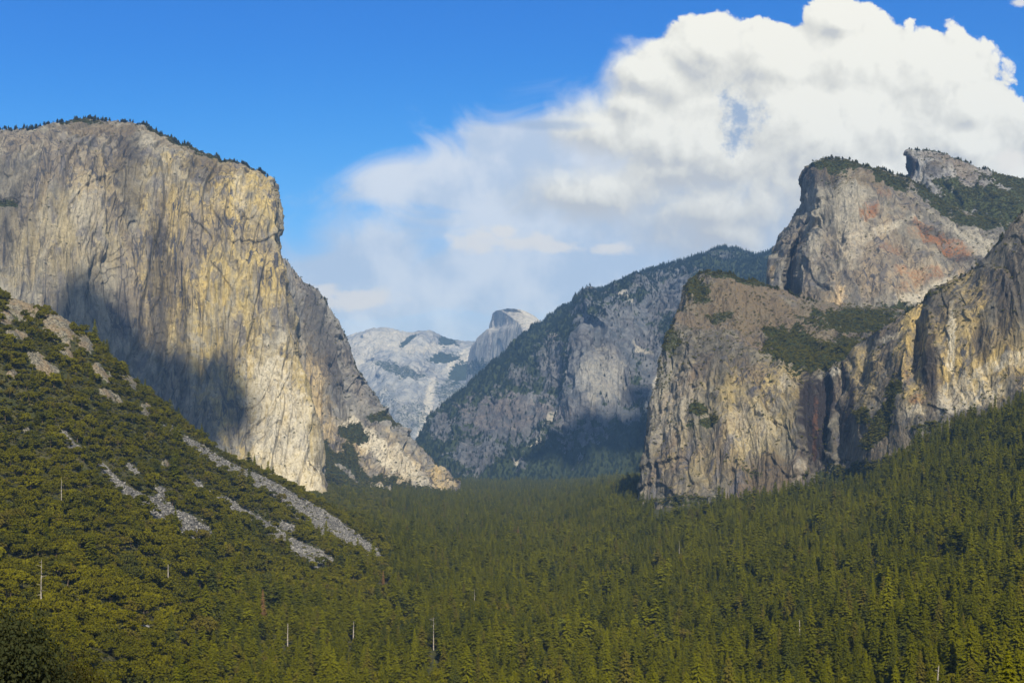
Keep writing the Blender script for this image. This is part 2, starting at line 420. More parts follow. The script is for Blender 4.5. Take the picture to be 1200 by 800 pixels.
M5 = rock_mat('granite_blue_grey', 5.6, gray=(.072, .083, .098), light=(.165, .17, .178), warm=(.36, .28, .22), brown=(.11, .095, .09), veg=(.035, .046, .018), bvar=.35)
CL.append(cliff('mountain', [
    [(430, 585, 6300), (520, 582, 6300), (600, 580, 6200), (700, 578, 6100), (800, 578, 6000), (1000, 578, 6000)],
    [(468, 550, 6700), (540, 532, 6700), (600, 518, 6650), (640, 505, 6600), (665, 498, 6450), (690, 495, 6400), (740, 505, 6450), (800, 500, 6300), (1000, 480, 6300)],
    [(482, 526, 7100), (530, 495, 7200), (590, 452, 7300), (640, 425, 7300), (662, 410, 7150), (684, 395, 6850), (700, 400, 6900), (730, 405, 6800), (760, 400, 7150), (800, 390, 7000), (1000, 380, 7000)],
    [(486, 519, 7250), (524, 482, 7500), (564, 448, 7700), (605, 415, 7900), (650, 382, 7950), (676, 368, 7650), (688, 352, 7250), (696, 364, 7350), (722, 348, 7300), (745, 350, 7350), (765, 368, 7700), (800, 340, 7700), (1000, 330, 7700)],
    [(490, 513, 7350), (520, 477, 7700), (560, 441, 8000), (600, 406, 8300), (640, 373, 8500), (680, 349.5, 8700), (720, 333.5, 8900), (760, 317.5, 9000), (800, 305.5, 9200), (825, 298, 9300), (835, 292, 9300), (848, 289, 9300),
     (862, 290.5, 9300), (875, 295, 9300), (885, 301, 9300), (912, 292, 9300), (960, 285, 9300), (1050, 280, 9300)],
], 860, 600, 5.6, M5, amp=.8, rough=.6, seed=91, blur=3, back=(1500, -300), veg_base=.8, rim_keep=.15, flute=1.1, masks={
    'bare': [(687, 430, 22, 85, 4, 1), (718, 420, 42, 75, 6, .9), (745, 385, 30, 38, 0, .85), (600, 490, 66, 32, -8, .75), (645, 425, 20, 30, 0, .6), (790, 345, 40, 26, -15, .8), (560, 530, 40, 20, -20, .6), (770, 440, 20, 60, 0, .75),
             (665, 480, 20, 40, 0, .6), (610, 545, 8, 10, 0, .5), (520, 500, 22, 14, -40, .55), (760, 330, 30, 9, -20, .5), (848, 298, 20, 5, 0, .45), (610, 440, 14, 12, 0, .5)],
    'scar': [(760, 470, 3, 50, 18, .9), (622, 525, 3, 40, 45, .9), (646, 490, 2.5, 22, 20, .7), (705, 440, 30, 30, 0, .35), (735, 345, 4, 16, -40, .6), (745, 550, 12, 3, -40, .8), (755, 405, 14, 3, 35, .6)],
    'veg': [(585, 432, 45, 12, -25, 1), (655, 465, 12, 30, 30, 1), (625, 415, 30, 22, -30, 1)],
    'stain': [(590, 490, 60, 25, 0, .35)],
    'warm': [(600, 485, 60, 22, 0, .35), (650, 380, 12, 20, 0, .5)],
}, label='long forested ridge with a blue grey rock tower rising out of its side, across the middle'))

M6 = rock_mat('granite_weathered', 2.6, gray=(.125, .119, .103), light=(.23, .213, .175), warm=(.42, .31, .17), bvar=.4, streak=1.2)
CL.append(cliff('mountain', [
    [(905, 410, 4100), (897, 410, 3700, 0.1), (950, 405, 3450), (1020, 405, 3350), (1100, 400, 3350), (1200, 400, 3450), (1340, 400, 3500)],
    [(904, 348, 4200), (900, 342, 3800, 0.1), (914, 350, 3700), (925, 352, 4020, 0.17), (937, 354, 3620), (975, 360, 3520), (1030, 358, 3480), (1100, 352, 3520), (1180, 332, 3560), (1340, 320, 3700)],
    [(908, 300, 4300), (906, 296, 3900, 0.1), (922, 300, 3800), (929, 300, 4060, 0.17), (938, 300, 3740), (985, 300, 3650), (1040, 300, 3650), (1110, 300, 3680), (1180, 300, 3720), (1340, 290, 3800)],
    [(940, 248, 4400), (939, 246, 4000, 0.1), (958, 246, 3800), (1000, 246, 3770), (1060, 252, 3800), (1110, 262, 3850), (1170, 278, 3900), (1340, 280, 4000)],
    [(944, 208, 4450), (943, 205, 4040, 0.1), (956, 203, 3900), (985, 204, 3860), (1020, 210, 3880), (1060, 222, 3950), (1100, 243, 3980), (1160, 266, 4050), (1340, 280, 4100)],
    [(950, 197, 4500), (955, 191, 4120, 0.1), (970, 187, 4100), (985, 187, 4060), (1000, 190, 4060), (1020, 196, 4060), (1040, 201, 4080), (1060, 209, 4120), (1085, 221, 4150), (1110, 240, 4180), (1170, 264, 4200), (1340, 285, 4300)],
], 720, 560, 2.7, M6, amp=.75, seed=111, blur=2, back=(700, -60), flute=.7, rough=.8, masks={
    'red': [(1100, 284, 40, 9, 24, 1), (1085, 275, 14, 7, 20, 1), (1018, 248, 11, 9, 0, 1), (1080, 262, 14, 6, 25, .8), (1075, 320, 26, 9, 10, .7), (1045, 290, 14, 7, 0, .55), (1095, 322, 12, 6, 30, .7), (1060, 335, 10, 6, 0, .5), (1035, 225, 14, 5, 30, .4)],
    'warm': [(980, 350, 12, 22, 0, 1), (1100, 330, 80, 25, 10, .5), (1040, 300, 60, 60, 0, .3), (905, 320, 6, 12, 0, .7)],
    'scar': [(1000, 250, 20, 60, 0, .35), (1030, 270, 60, 5, -20, .5), (1150, 290, 50, 14, 25, .45), (1080, 345, 40, 8, -20, .6), (955, 260, 10, 60, 0, .3)],
    'stain': [(960, 200, 24, 18, 0, .7), (1090, 270, 40, 6, 22, .6), (1065, 262, 12, 5, 20, .5), (1120, 300, 40, 4, 18, .5)],
    'veg': [(980, 195, 34, 8, 5, .9), (1040, 210, 34, 7, 22, .9), (1095, 232, 34, 8, 35, .9), (1040, 372, 60, 16, 0, 1), (960, 365, 26, 8, 10, .6), (1150, 262, 50, 8, 10, .8), (985, 215, 20, 10, 0, .4)],
    'soil': [(1000, 205, 60, 10, 12, .7), (950, 350, 40, 14, 10, .6)],
}, label='rounded grey granite mountain with rust red patches, right of the cloud base'))

CL.append(cliff('mountain', [
    [(1068, 340, 4700), (1058, 330, 4350, 0.08), (1120, 330, 4150), (1200, 340, 4050), (1340, 340, 4000)],
    [(1068, 262, 4800), (1060, 255, 4450, 0.08), (1100, 262, 4300), (1200, 280, 4150), (1340, 290, 4150)],
    [(1068, 214, 4900), (1064, 211, 4560, 0.08), (1090, 214, 4450), (1130, 218, 4420), (1200, 240, 4350), (1340, 262, 4300)],
    [(1067, 186, 4950), (1064.5, 183, 4620, 0.08), (1075, 182, 4560), (1100, 186, 4560), (1150, 202, 4560), (1200, 220, 4560), (1340, 262, 4560)],
    [(1068, 181, 5000), (1067, 178, 4700, 0.08), (1078, 177, 4680), (1090, 178, 4700), (1105, 183, 4700), (1125, 189, 4700), (1150, 198, 4700), (1180, 208, 4700), (1205, 214, 4700), (1260, 235, 4700), (1340, 258, 4700)],
], 420, 380, 3.2, rock_mat('granite_spire', 3.2, gray=(.2, .2, .2), light=(.34, .33, .31), bvar=.5, veg=(.05, .058, .016)), amp=.6, seed=131, blur=2, back=(600, -100), rim_keep=.1, masks={
    'veg': [(1150, 226, 60, 14, 8, 1), (1120, 238, 30, 14, 0, .9), (1185, 215, 40, 6, 15, .9), (1180, 245, 50, 16, 0, .8), (1110, 181, 40, 4, 15, .8), (1140, 255, 60, 10, 10, .7)],
    'bare': [(1125, 208, 22, 6, 10, .8), (1150, 215, 14, 3, 0, .7)],
    'stain': [(1066, 195, 6, 16, 0, 1), (1100, 250, 30, 12, 0, .5), (1092, 200, 14, 8, 0, .7)],
    'soil': [(1120, 195, 40, 8, 15, .4)],
}, label='small dark rock spire with brushy slopes behind the rounded grey mountain'))

M7 = rock_mat('granite_brown', 2.0, gray=(.105, .099, .080), light=(.205, .185, .142), warm=(.28, .215, .085), bvar=.75, streak=1.3)
CL.append(cliff('cliff', [
    [(762, 660, 3000), (746, 650, 2600, 0.07), (800, 645, 2450), (880, 640, 2380), (950, 630, 2350), (1040, 625, 2330)],
    [(758, 565, 3050), (752, 562, 2700, 0.07), (800, 560, 2580), (850, 560, 2520), (900, 560, 2470), (935, 555, 2450, 0.64), (946, 552, 2480), (965, 550, 2480), (982, 549, 2440, .80), (1030, 552, 2420)],
    [(769, 482, 3100), (763, 480, 2800, 0.07), (800, 480, 2680), (850, 482, 2600), (900, 485, 2560), (937, 482, 2530, 0.64), (945, 478, 2580), (968, 477, 2585), (976, 475, 2540, .80), (1030, 478, 2500)],
    [(785, 412, 3200), (778, 410, 2890, 0.07), (810, 412, 2770), (850, 425, 2690), (900, 437, 2650), (940, 444, 2620, 0.64), (947, 440, 2650), (967, 438, 2650), (978, 434, 2610, .80), (1030, 412, 2560)],
    [(797, 378, 3300), (795, 374, 3020, 0.07), (850, 385, 2960), (900, 397, 2900), (950, 404, 2900), (1000, 402, 2930), (1060, 392, 2900)],
    [(809, 334, 3400), (812, 325, 3300, 0.07), (819, 319, 3260), (832, 317.5, 3220), (845, 319, 3220), (860, 323, 3220), (875, 329, 3220), (885, 328, 3250), (905, 338, 3300), (925, 343, 3300), (950, 352, 3350), (990, 358, 3350), (1060, 362, 3300)],
], 820, 760, 2.0, M7, amp=.85, seed=151, blur=2, back=(600, -40), ledge=.5, rough=.6, flute=.75, masks={
    'warm': [(880, 480, 60, 60, 0, .9), (915, 450, 40, 30, 0, 1), (800, 530, 30, 60, 0, .4), (960, 420, 40, 20, 0, .5), (850, 540, 60, 30, 0, .5)],
    'stain': [(948, 485, 15, 66, 0, 1.0), (960, 500, 13, 66, 0, 1.0), (969, 465, 9, 44, 0, 1.0), (935, 470, 10, 40, 0, .4), (900, 560, 34, 18, -30, .6), (830, 420, 30, 25, 20, .35), (870, 420, 14, 10, 30, .4)],
    'red': [(955, 500, 3, 40, 0, .3)],
    'veg': [(930, 410, 36, 24, 15, 1), (975, 415, 40, 16, -15, 1), (1000, 375, 60, 14, 0, .95), (910, 392, 20, 6, 20, .8), (818, 482, 13, 10, 30, .75), (832, 494, 12, 7, -20, .7), (812, 500, 9, 6, 0, .6), (862, 540, 20, 5, 0, .4), (800, 430, 10, 8, 0, .4), (818, 340, 14, 20, -20, .75), (845, 372, 16, 8, 0, .6),
            (785, 400, 16, 20, -20, .6), (880, 552, 18, 5, 20, .5), (860, 325, 50, 5, 10, .7), (800, 588, 40, 8, 0, .6), (775, 440, 8, 30, 0, .45), (985, 560, 40, 14, 0, .9), (840, 465, 6, 10, 0, .4)],
    'soil': [(870, 360, 70, 36, 15, 1), (960, 380, 60, 30, 0, .7), (820, 360, 30, 30, 0, .6), (900, 555, 30, 24, -20, .7)],
    'scar': [(935, 550, 6, 34, 30, .35), (975, 440, 20, 4, -10, .7), (790, 470, 30, 50, 0, .3), (925, 450, 14, 10, 0, .5), (920, 580, 10, 6, -30, .8), (880, 500, 30, 30, 0, .3)],
}, label='brown and tan granite buttress in the middle right with a dark stained gully on its right'))

M8 = rock_mat('granite_ochre', 1.75, gray=(.10, .094, .080), light=(.18, .165, .13), warm=(.38, .275, .09), dark=(.06, .06, .062), bvar=.5, streak=1.6)
CL.append(cliff('cliff', [
    [(1012, 660, 2500), (998, 650, 2360, .06), (1080, 630, 2150), (1200, 590, 2050), (1400, 560, 2000)],
    [(1002, 575, 2500), (986, 566, 2410, .06), (1020, 550, 2300), (1080, 532, 2190), (1200, 490, 2080), (1400, 440, 2050)],
    [(1000, 500, 2560), (983, 498, 2490, .06), (1000, 482, 2430), (1015, 488, 2350), (1040, 484, 2320), (1060, 470, 2270), (1100, 462, 2230), (1200, 425, 2150), (1400, 370, 2100)],
    [(998, 438, 2600), (985, 434, 2560, .06), (1003, 425, 2520), (1015, 430, 2500), (1028, 425, 2440), (1060, 412, 2330), (1076, 404, 2380), (1086, 400, 2290), (1130, 385, 2250), (1200, 345, 2190), (1400, 265, 2150)],
    [(996, 424, 2700), (989, 424, 2590, .06), (1003, 405, 2560), (1016, 395, 2540), (1030, 386, 2480), (1055, 370, 2460), (1070, 362, 2440), (1083, 352, 2430), (1092, 340, 2400), (1102, 335, 2400), (1118, 327, 2390), (1130, 322, 2380),
     (1143, 314, 2360), (1152, 303, 2340), (1163, 290, 2330), (1176, 275, 2310), (1188, 260, 2300), (1200, 246, 2300), (1240, 215, 2300), (1400, 170, 2300)],
], 700, 640, 1.75, M8, amp=.8, seed=171, blur=2, back=(600, -60), ledge=.2, flute=.35, rough=.5, corner=.6, masks={
    'warm': [(1070, 410, 22, 70, 0, 1), (1120, 410, 50, 50, 0, .8), (1150, 440, 70, 30, -12, 1), (1130, 350, 30, 40, 0, .7), (1010, 440, 30, 40, 0, .6), (1180, 400, 30, 30, 0, .5), (1075, 440, 20, 50, 0, .9)],
    'stain': [(1092, 440, 9, 60, 0, .8), (986, 440, 3, 22, 0, 1), (997, 465, 4, 22, 0, .9), (1020, 492, 22, 12, 0, .6), (1150, 400, 12, 26, 0, .5), (1048, 450, 6, 40, 15, .4), (1185, 350, 20, 60, 10, .4), (1100, 350, 16, 30, 0, .4), (985, 500, 14, 22, 0, .8)],
    'red': [(1075, 468, 10, 6, 0, .6), (1062, 442, 5, 10, 0, .4)],
    'scar': [(1120, 470, 60, 10, -15, .6), (1115, 400, 5, 40, 3, .8), (1180, 425, 40, 9, -15, .6), (1040, 395, 16, 4, -25, .4), (1130, 460, 40, 20, -15, .5)],
    'veg': [(1030, 500, 12, 34, 30, .85), (1048, 460, 8, 20, 20, .8), (1090, 345, 40, 3, -25, .5), (1000, 555, 40, 12, -10, .9), (1090, 500, 30, 6, -10, .6), (1012, 488, 10, 10, 0, .6), (1060, 540, 30, 8, 0, .7)],
    'soil': [(1040, 520, 40, 34, 0, .5)],
}, label='ochre streaked sheer granite wall rising to the right edge above the forest'))
# ------------------------------------------------------------------ valley floor and talus slopes
TY = np.array([0, 200, 400, 600, 800, 1000, 1200, 1400, 1600, 1800, 2000, 2300, 2700, 3200, 4500, 8000, 20000], float)
TU = {
    -400: [160, 120, 105, 118, 150, 200, 262, 340, 420, 450, 430, 380, 300, 200, 120, 40, 0],
    0:    [160, 110, 78, 78, 98, 133, 190, 292, 342, 318, 262, 190, 140, 100, 60, 20, 0],
    80:   [160, 105, 68, 66, 82, 110, 156, 240, 310, 292, 236, 170, 125, 90, 50, 15, 0],
    150:  [160, 102, 60, 50, 62, 84, 122, 180, 246, 252, 215, 150, 110, 80, 45, 10, 0],
    220:  [160, 100, 56, 38, 40, 52, 80, 118, 160, 188, 178, 120, 85, 60, 40, 8, 0],
    300:  [160, 98, 53, 28, 16, 18, 26, 44, 70, 108, 132, 105, 60, 45, 36, 5, 0],
    350:  [160, 97, 51, 24, 8, 6, 14, 26, 46, 74, 96, 78, 45, 38, 34, 4, 0],
    400:  [160, 96, 50, 20, 4, 0, 6, 14, 28, 46, 60, 50, 32, 30, 28, 2, 0],
    450:  [160, 96, 50, 18, 2, 0, 0, 4, 12, 22, 28, 22, 14, 16, 18, 0, 0],
    510:  [160, 96, 50, 18, 2, 0, 0, 0, 0, 4, 6, 4, 2, 4, 4, 0, 0],
    600:  [160, 96, 50, 18, 2, 0, 0, 0, 0, 0, 0, 0, 0, 0, 0, 0, 0],
    750:  [160, 98, 54, 24, 8, 2, 0, 0, 2, 8, 16, 30, 50, 56, 46, 0, 0],
    900:  [160, 102, 58, 33, 16, 13, 18, 26, 36, 46, 58, 74, 90, 96, 80, 40, 0],
    1000: [160, 106, 64, 42, 32, 34, 38, 46, 54, 64, 76, 96, 110, 120, 120, 100, 0],
    1050: [160, 110, 68, 48, 44, 48, 54, 64, 78, 98, 122, 160, 180, 190, 190, 160, 0],
    1120: [160, 116, 74, 56, 52, 58, 66, 82, 106, 136, 170, 215, 240, 250, 250, 200, 0],
    1200: [160, 122, 80, 62, 60, 68, 84, 108, 140, 176, 216, 262, 290, 300, 300, 250, 0],
    1500: [160, 140, 110, 95, 105, 130, 165, 205, 250, 300, 350, 400, 430, 450, 450, 400, 0],
}
TUk = np.array(sorted(TU)); TZ = np.array([TU[k] for k in TUk], float)


def _herm(a, b, c, d, t):
    # b..c with limited tangents
    m0 = np.where((b - a) * (c - b) > 0, (c - a) * .5, 0); m1 = np.where((c - b) * (d - c) > 0, (d - b) * .5, 0)
    return (2 * t ** 3 - 3 * t ** 2 + 1) * b + (t ** 3 - 2 * t ** 2 + t) * m0 + (-2 * t ** 3 + 3 * t ** 2) * c + (t ** 3 - t ** 2) * m1


def ground(X, Y, fine=True):
    X = np.asarray(X, float); Y = np.asarray(Y, float)
    u = np.clip(U0 + F * X / np.maximum(Y, 60), TUk[0], TUk[-1] - 1e-3)
    y = np.clip(Y, 0, TY[-1] - 1e-3)
    i = np.clip(np.searchsorted(TUk, u, side='right') - 1, 0, len(TUk) - 2)
    j = np.clip(np.searchsorted(TY, y, side='right') - 1, 0, len(TY) - 2)
    tu = (u - TUk[i]) / (TUk[i + 1] - TUk[i]); ty = (y - TY[j]) / (TY[j + 1] - TY[j])
    r = []
    for k in (-1, 0, 1, 2):
        ii = np.clip(i + k, 0, len(TUk) - 1)
        g = lambda jj: TZ[ii, np.clip(jj, 0, len(TY) - 1)]
        r.append(_herm(g(j - 1), g(j), g(j + 1), g(j + 2), ty))
    z = _herm(*r, tu)
    if fine:
        k = smooth(2, 60, z) * smooth(100, 500, Y)
        z = z + k * (13 * fbm(X / 130, Y / 130, 0 * X, 4, 401) + 4 * fbm(X / 28, Y / 28, 0 * X, 4, 409, .6)
                     + 7 * smooth(0, .6, fbm((X * .55 + Y * .83) / 40, (X * .83 - Y * .55) / 300, 0 * X, 3, 419)) * (X < -60))
        z = z + 1.0 * fbm(X / 60, Y / 60, 0 * X, 3, 405)
    return z


# long tongues of loose boulders down the left slope: surveyed as (u, v, half width px)
TALUS = [
    [(118, 545, 3), (128, 556, 4), (140, 568, 5), (158, 582, 8), (178, 592, 11), (200, 605, 16), (222, 616, 16), (243, 628, 10)],
    [(64, 500, 4), (74, 512, 6), (88, 524, 5), (104, 536, 3)],
    [(186, 583, 6), (192, 576, 5), (184, 570, 4)],
    [(226, 563, 2), (240, 572, 3), (262, 586, 5), (290, 603, 6), (312, 618, 7), (335, 634, 9), (352, 645, 12), (372, 655, 14), (385, 656, 6)],
    [(196, 500, 3), (212, 512, 4), (235, 526, 5), (262, 545, 7), (290, 558, 8), (318, 572, 9), (345, 588, 10), (375, 604, 9), (400, 620, 9), (425, 640, 10), (445, 655, 7)],
    [(345, 598, 6), (380, 622, 8), (405, 634, 8)],
    [(150, 545, 4), (160, 552, 4)], [(270, 600, 3), (285, 607, 3)], [(330, 615, 4), (345, 620, 5)],
    [(158, 730, 3), (172, 734, 3)],
]
OUTCROP = [(28, 362, 18, 16, 30), (70, 385, 22, 13, 35), (78, 415, 9, 9, 40), (100, 405, 12, 7, 45), (48, 428, 18, 8, 40), (60, 436, 8, 6, 0),
           (130, 465, 16, 5, 25), (170, 482, 6, 9, 0), (20, 395, 16, 6, 0), (152, 450, 10, 5, 40), (8, 375, 10, 8, 0), (120, 440, 14, 6, 40), (14, 440, 8, 5, 0),
           (30, 508, 5, 3, 0), (195, 545, 6, 4, 0), (112, 430, 6, 3, 0)]


def talus_mask(u, v, X, Y):
    w = .8 * fbm(X / 16, Y / 16, 0 * X, 5, 431, .65)
    out = np.zeros(u.shape, np.float32)
    for line in TALUS:
        for a, b in zip(line[:-1], line[1:]):
            ax, ay, ar = a; bx, by, br = b
            L2 = (bx - ax) ** 2 + (by - ay) ** 2
            t = np.clip(((u - ax) * (bx - ax) + (v - ay) * (by - ay)) / L2, 0, 1)
            d = np.hypot(u - ax - t * (bx - ax), v - ay - t * (by - ay)) / (.72 * (ar + t * (br - ar)) + .9)
            out = np.maximum(out, smooth(1.2, .8, d + w))
    return out


na, ny = 900, 1000
yy = np.concatenate([np.linspace(-60, 300, 60, endpoint=False), np.geomspace(300, 3000, 740, endpoint=False), np.geomspace(3000, 20500, ny - 800)])
aa = np.linspace(-1, 1, na)
GX = (aa[None, :] * (np.maximum(yy[:, None], 0) + 260) * .46); GY = np.repeat(yy[:, None], na, 1)
GZ = ground(GX, GY)
with np.errstate(all='ignore'):
    gu, gv = pix(np.stack([GX, np.maximum(GY, 1), GZ], -1))
vis = smooth(200, 500, GY) * (GY < 2600)
tal = talus_mask(gu, gv, GX, GY) * (vis > .5) * (gu < 520)
wobg = 1.0 * fbm(GX / 12, GY / 12, GZ / 12, 4, 441, .6)
outc = blob_mask(gu, gv, [(a, b, c, d, e, 1) for a, b, c, d, e in OUTCROP], wobg) * (vis > .5)
outc = np.maximum(outc, smooth(.36, .5, fbm(GX / 40, GY / 40, GZ / 30, 4, 451, .6)) * smooth(150, 230, GZ) * (GX < 0) * (GY < 2000) * .9)
rough = fbm(GX / 18, GY / 18, GZ / 18, 4, 461, .6)
GZ = GZ + outc * (2.5 + 7 * np.abs(rough) + 3 * np.abs(fbm(GX / 6, GY / 6, GZ / 9, 3, 471, .6))) + tal * (1.2 * rough)
m, nt, b = new_mat('valley_soil')
co = nt.node('ShaderNodeTexCoord').outputs['Object']
nf = nt.noise(co, 1 / 2.2, 5, .7); nb = nt.noise(co, 1 / 25, 4, .6)
c = nt.mix(nt.ramp(nb, .4, .6), (.045, .05, .015), (.075, .068, .028))
c = nt.mix(nt.ramp(nf, .5, .62), c, (.03, .036, .012))
rk = nt.mix(nt.ramp(nf, .4, .6), (.06, .058, .05), (.26, .235, .175))
rk = nt.mix(nt.ramp(nb, .45, .6, 0, .5), rk, (.22, .15, .08))
c = nt.mix(nt.ramp(nt.m('ADD', nt.attr('outcrop'), nt.m('MULTIPLY', nt.m('SUBTRACT', nf, .5), .8)), .4, .6), c, rk)
vo = nt.node('ShaderNodeTexVoronoi', ins={'Vector': co, 'Scale': 1 / 2.6})
tl = nt.mix(nt.ramp(nb, .42, .58), (.10, .098, .10), (.24, .23, .22))
tl = nt.mix(nt.ramp(vo.outputs['Distance'], .2, .7, 0, .8), tl, (.05, .048, .045))
c = nt.mix(nt.ramp(nt.attr('talus'), .3, .6), c, tl)
nt.put(b.inputs['Base Color'], c)
bp = nt.node('ShaderNodeBump', ins={'Height': nt.m('ADD', nf, vo.outputs['Distance']), 'Distance': 1.5, 'Strength': .8})
nt.put(b.inputs['Normal'], bp.outputs['Normal'])
g_o = mesh_grid('ground', np.stack([GX, GY, GZ], -1), m, {'talus': tal, 'outcrop': outc})
tag(g_o, 'valley floor and slopes under the forest, with grey tongues of loose rock on the left', kind='structure')
del gu, gv, wobg, rough
print('ground', round(time.time() - T0, 1))
# ------------------------------------------------------------------ foliage and bark
def leaf_mat(name, lo, hi, tip=None, trans=.25):
    m = bpy.data.materials.new(name); m.use_nodes = True
    nt = NT(m.node_tree); b = m.node_tree.nodes['Principled BSDF']
    b.inputs['Specular IOR Level'].default_value = .03; b.inputs['Roughness'].default_value = .75
    oi = nt.node('ShaderNodeObjectInfo').outputs['Random']
    geo = nt.node('ShaderNodeNewGeometry').outputs['Random Per Island']
    pos = nt.node('ShaderNodeNewGeometry').outputs['Position']
    patch = nt.noise(pos, 1 / 140, 3, .6)
    f = nt.m('ADD', nt.m('MULTIPLY', oi, .5), nt.m('MULTIPLY', nt.ramp(patch, .34, .66), .5))
    c = nt.mix(f, lo, hi)
    # a few browned or blue-green individuals
    c = nt.mix(nt.ramp(oi, .93, .97, 0, .7), c, tip or (.10, .075, .02))
    c = nt.mix(nt.ramp(oi, .10, .05, 0, .6), c, (.028, .04, .018))
    c = nt.mix(nt.m('MULTIPLY', nt.ramp(oi, .78, .82, 0, .4), nt.m('LESS_THAN', oi, .90)), c, (hi[0] * 1.3, hi[1] * 1.35, hi[2]))
    c = nt.mix(nt.m('MULTIPLY', nt.m('SUBTRACT', geo, .0), .35), c, tuple(k * 1.5 for k in hi))
    nt.put(b.inputs['Base Color'], c)
    tr = nt.node('ShaderNodeBsdfTranslucent', ins={'Color': c})
    mx = nt.node('ShaderNodeMixShader', ins={0: trans, 1: b.outputs[0], 2: tr.outputs[0]})
    out = m.node_tree.nodes['Material Output']
    nt.l.new(mx.outputs[0], out.inputs['Surface'])
    return m


NEEDLE = leaf_mat('needles_olive', (.027, .037, .003), (.134, .130, .003))
OAKLEAF = leaf_mat('oak_leaves', (.036, .042, .004), (.128, .116, .004))
NEEDLE_FAR = leaf_mat('needles_far', (.018, .030, .018), (.036, .050, .026), (.035, .045, .02), .12)
NEEDLE_DEAD = leaf_mat('needles_dead', (.13, .075, .03), (.21, .12, .05), (.15, .09, .04), .1)
YELLOW = leaf_mat('leaves_bright', (.11, .125, .014), (.15, .16, .02), (.13, .14, .02), .3)


def plain_mat(name, a, bcol, sc_):
    m, nt, b = new_mat(name)
    co = nt.node('ShaderNodeTexCoord').outputs['Object']
    n = nt.noise(nt.v('MULTIPLY', co, (1, 1, .2)), sc_, 4, .6)
    nt.put(b.inputs['Base Color'], nt.mix(nt.ramp(n, .35, .65), a, bcol))
    return m


BARK = plain_mat('bark', (.06, .042, .03), (.15, .11, .08), 4)
DEADWOOD = plain_mat('dead_wood', (.16, .14, .12), (.46, .42, .37), 3)
BOULDER = plain_mat('boulder_granite', (.06, .058, .058), (.27, .26, .24), .35)


def trunk_geo(h, r, bend=0.0, seg=7, sides=6, top=.02, r_=None):
    V, Fq = [], []
    for i in range(seg + 1):
        t = i / seg
        rr = r * ((1 - t) ** .8) + top
        ox = bend * h * t * t; oy = bend * .4 * h * t * t * math.sin(3 * t)
        for k in range(sides):
            a = 2 * math.pi * k / sides
            V.append((ox + rr * math.cos(a), oy + rr * math.sin(a), h * t))
    for i in range(seg):
        for k in range(sides):
            k2 = (k + 1) % sides
            Fq.append((i * sides + k, i * sides + k2, (i + 1) * sides + k2, (i + 1) * sides + k))
    return np.array(V, float), np.array(Fq)


def conifer_crown(R, h=1.0, width=.16, levels=26, per=9, sub=5, start=.12, shape=1.0, gap=.12, fat=1.0):
    """sprays of needles in uneven whorls; unit height"""
    V, T = [], []
    n = 0
    for L in range(levels):
        t = start + (1 - start) * (L + R.uniform(-.3, .3)) / levels
        prof = (1 - (t - start) / (1 - start))
        rad = width * (prof ** shape) * R.uniform(.72, 1.15) + .008
        if t < start + .15: rad *= R.uniform(.6, 1)
        ph = R.uniform(0, 6.28)
        for k in range(per):
            if R.random() < gap: continue
            a = ph + 2 * math.pi * (k + R.uniform(-.35, .35)) / per
            ln = rad * R.uniform(.65, 1.2)
            ca, sa = math.cos(a), math.sin(a)
            droop = R.uniform(-.35, .10) - .15 * prof
            for j in range(sub):
                f = (j + .5) / sub
                px = ln * f
                w = (ln * .42 * (1 - f * .75) + .006) * R.uniform(.7, 1.2) * fat
                ld = ln / sub * 1.9
                cx, cy = ca * px, sa * px
                cz = t * h + droop * px + R.uniform(-.006, .006)
                tw = R.uniform(-.6, .6)
                # tip, two sides
                tip = (cx + ca * ld, cy + sa * ld, cz + droop * ld - .25 * ld * R.random())
                s1 = (cx - sa * w, cy + ca * w, cz - w * (.35 + tw))
                s2 = (cx + sa * w, cy - ca * w, cz - w * (.35 - tw))
                top = (cx - ca * ld * .4, cy - sa * ld * .4, cz + .012)
                V += [tip, s1, top, s2]
                T += [(n, n + 1, n + 2), (n, n + 2, n + 3)]
                n += 4
    # leader
    for k in range(5):
        a = 2 * math.pi * k / 5
        V += [(0, 0, 1.0 * h), (.018 * math.cos(a), .018 * math.sin(a), .93 * h), (.018 * math.cos(a + 1.4), .018 * math.sin(a + 1.4), .93 * h)]
        T.append((n, n + 1, n + 2)); n += 3
    return np.array(V, float), np.array(T)


def round_crown(R, clumps=26, per=34, leaf=.055, sq=.75, spread=.40):
    """oak or brush crown about 1 unit across and .9 high: clumps of small leaf faces"""
    V, T = [], []; n = 0
    for c in range(clumps):
        th = R.uniform(0, 6.28); z = R.uniform(-.25, 1.0); r = spread * math.sqrt(max(0, 1 - .75 * z * z)) * R.uniform(.65, 1.05)
        cc = np.array([r * math.cos(th), r * math.sin(th), .45 + .38 * z * sq])
        cr = R.uniform(.09, .17)
        for k in range(per):
            d = R.normal(size=3); d /= np.linalg.norm(d)
            if d[2] < -.4: d[2] *= -1
            p = cc + d * cr * R.uniform(.6, 1.1) * np.array([1.2, 1.2, .8])
            nrm = d + R.normal(size=3) * .5; nrm /= np.linalg.norm(nrm)
            a = np.cross(nrm, R.normal(size=3)); a /= np.linalg.norm(a); b_ = np.cross(nrm, a)
            s = leaf * R.uniform(.6, 1.3)
            V += [p + a * s, p + b_ * s * .8, p - a * s, p - b_ * s * .8]
            T += [(n, n + 1, n + 2), (n, n + 2, n + 3)]; n += 4
    return np.array(V, float), np.array(T)


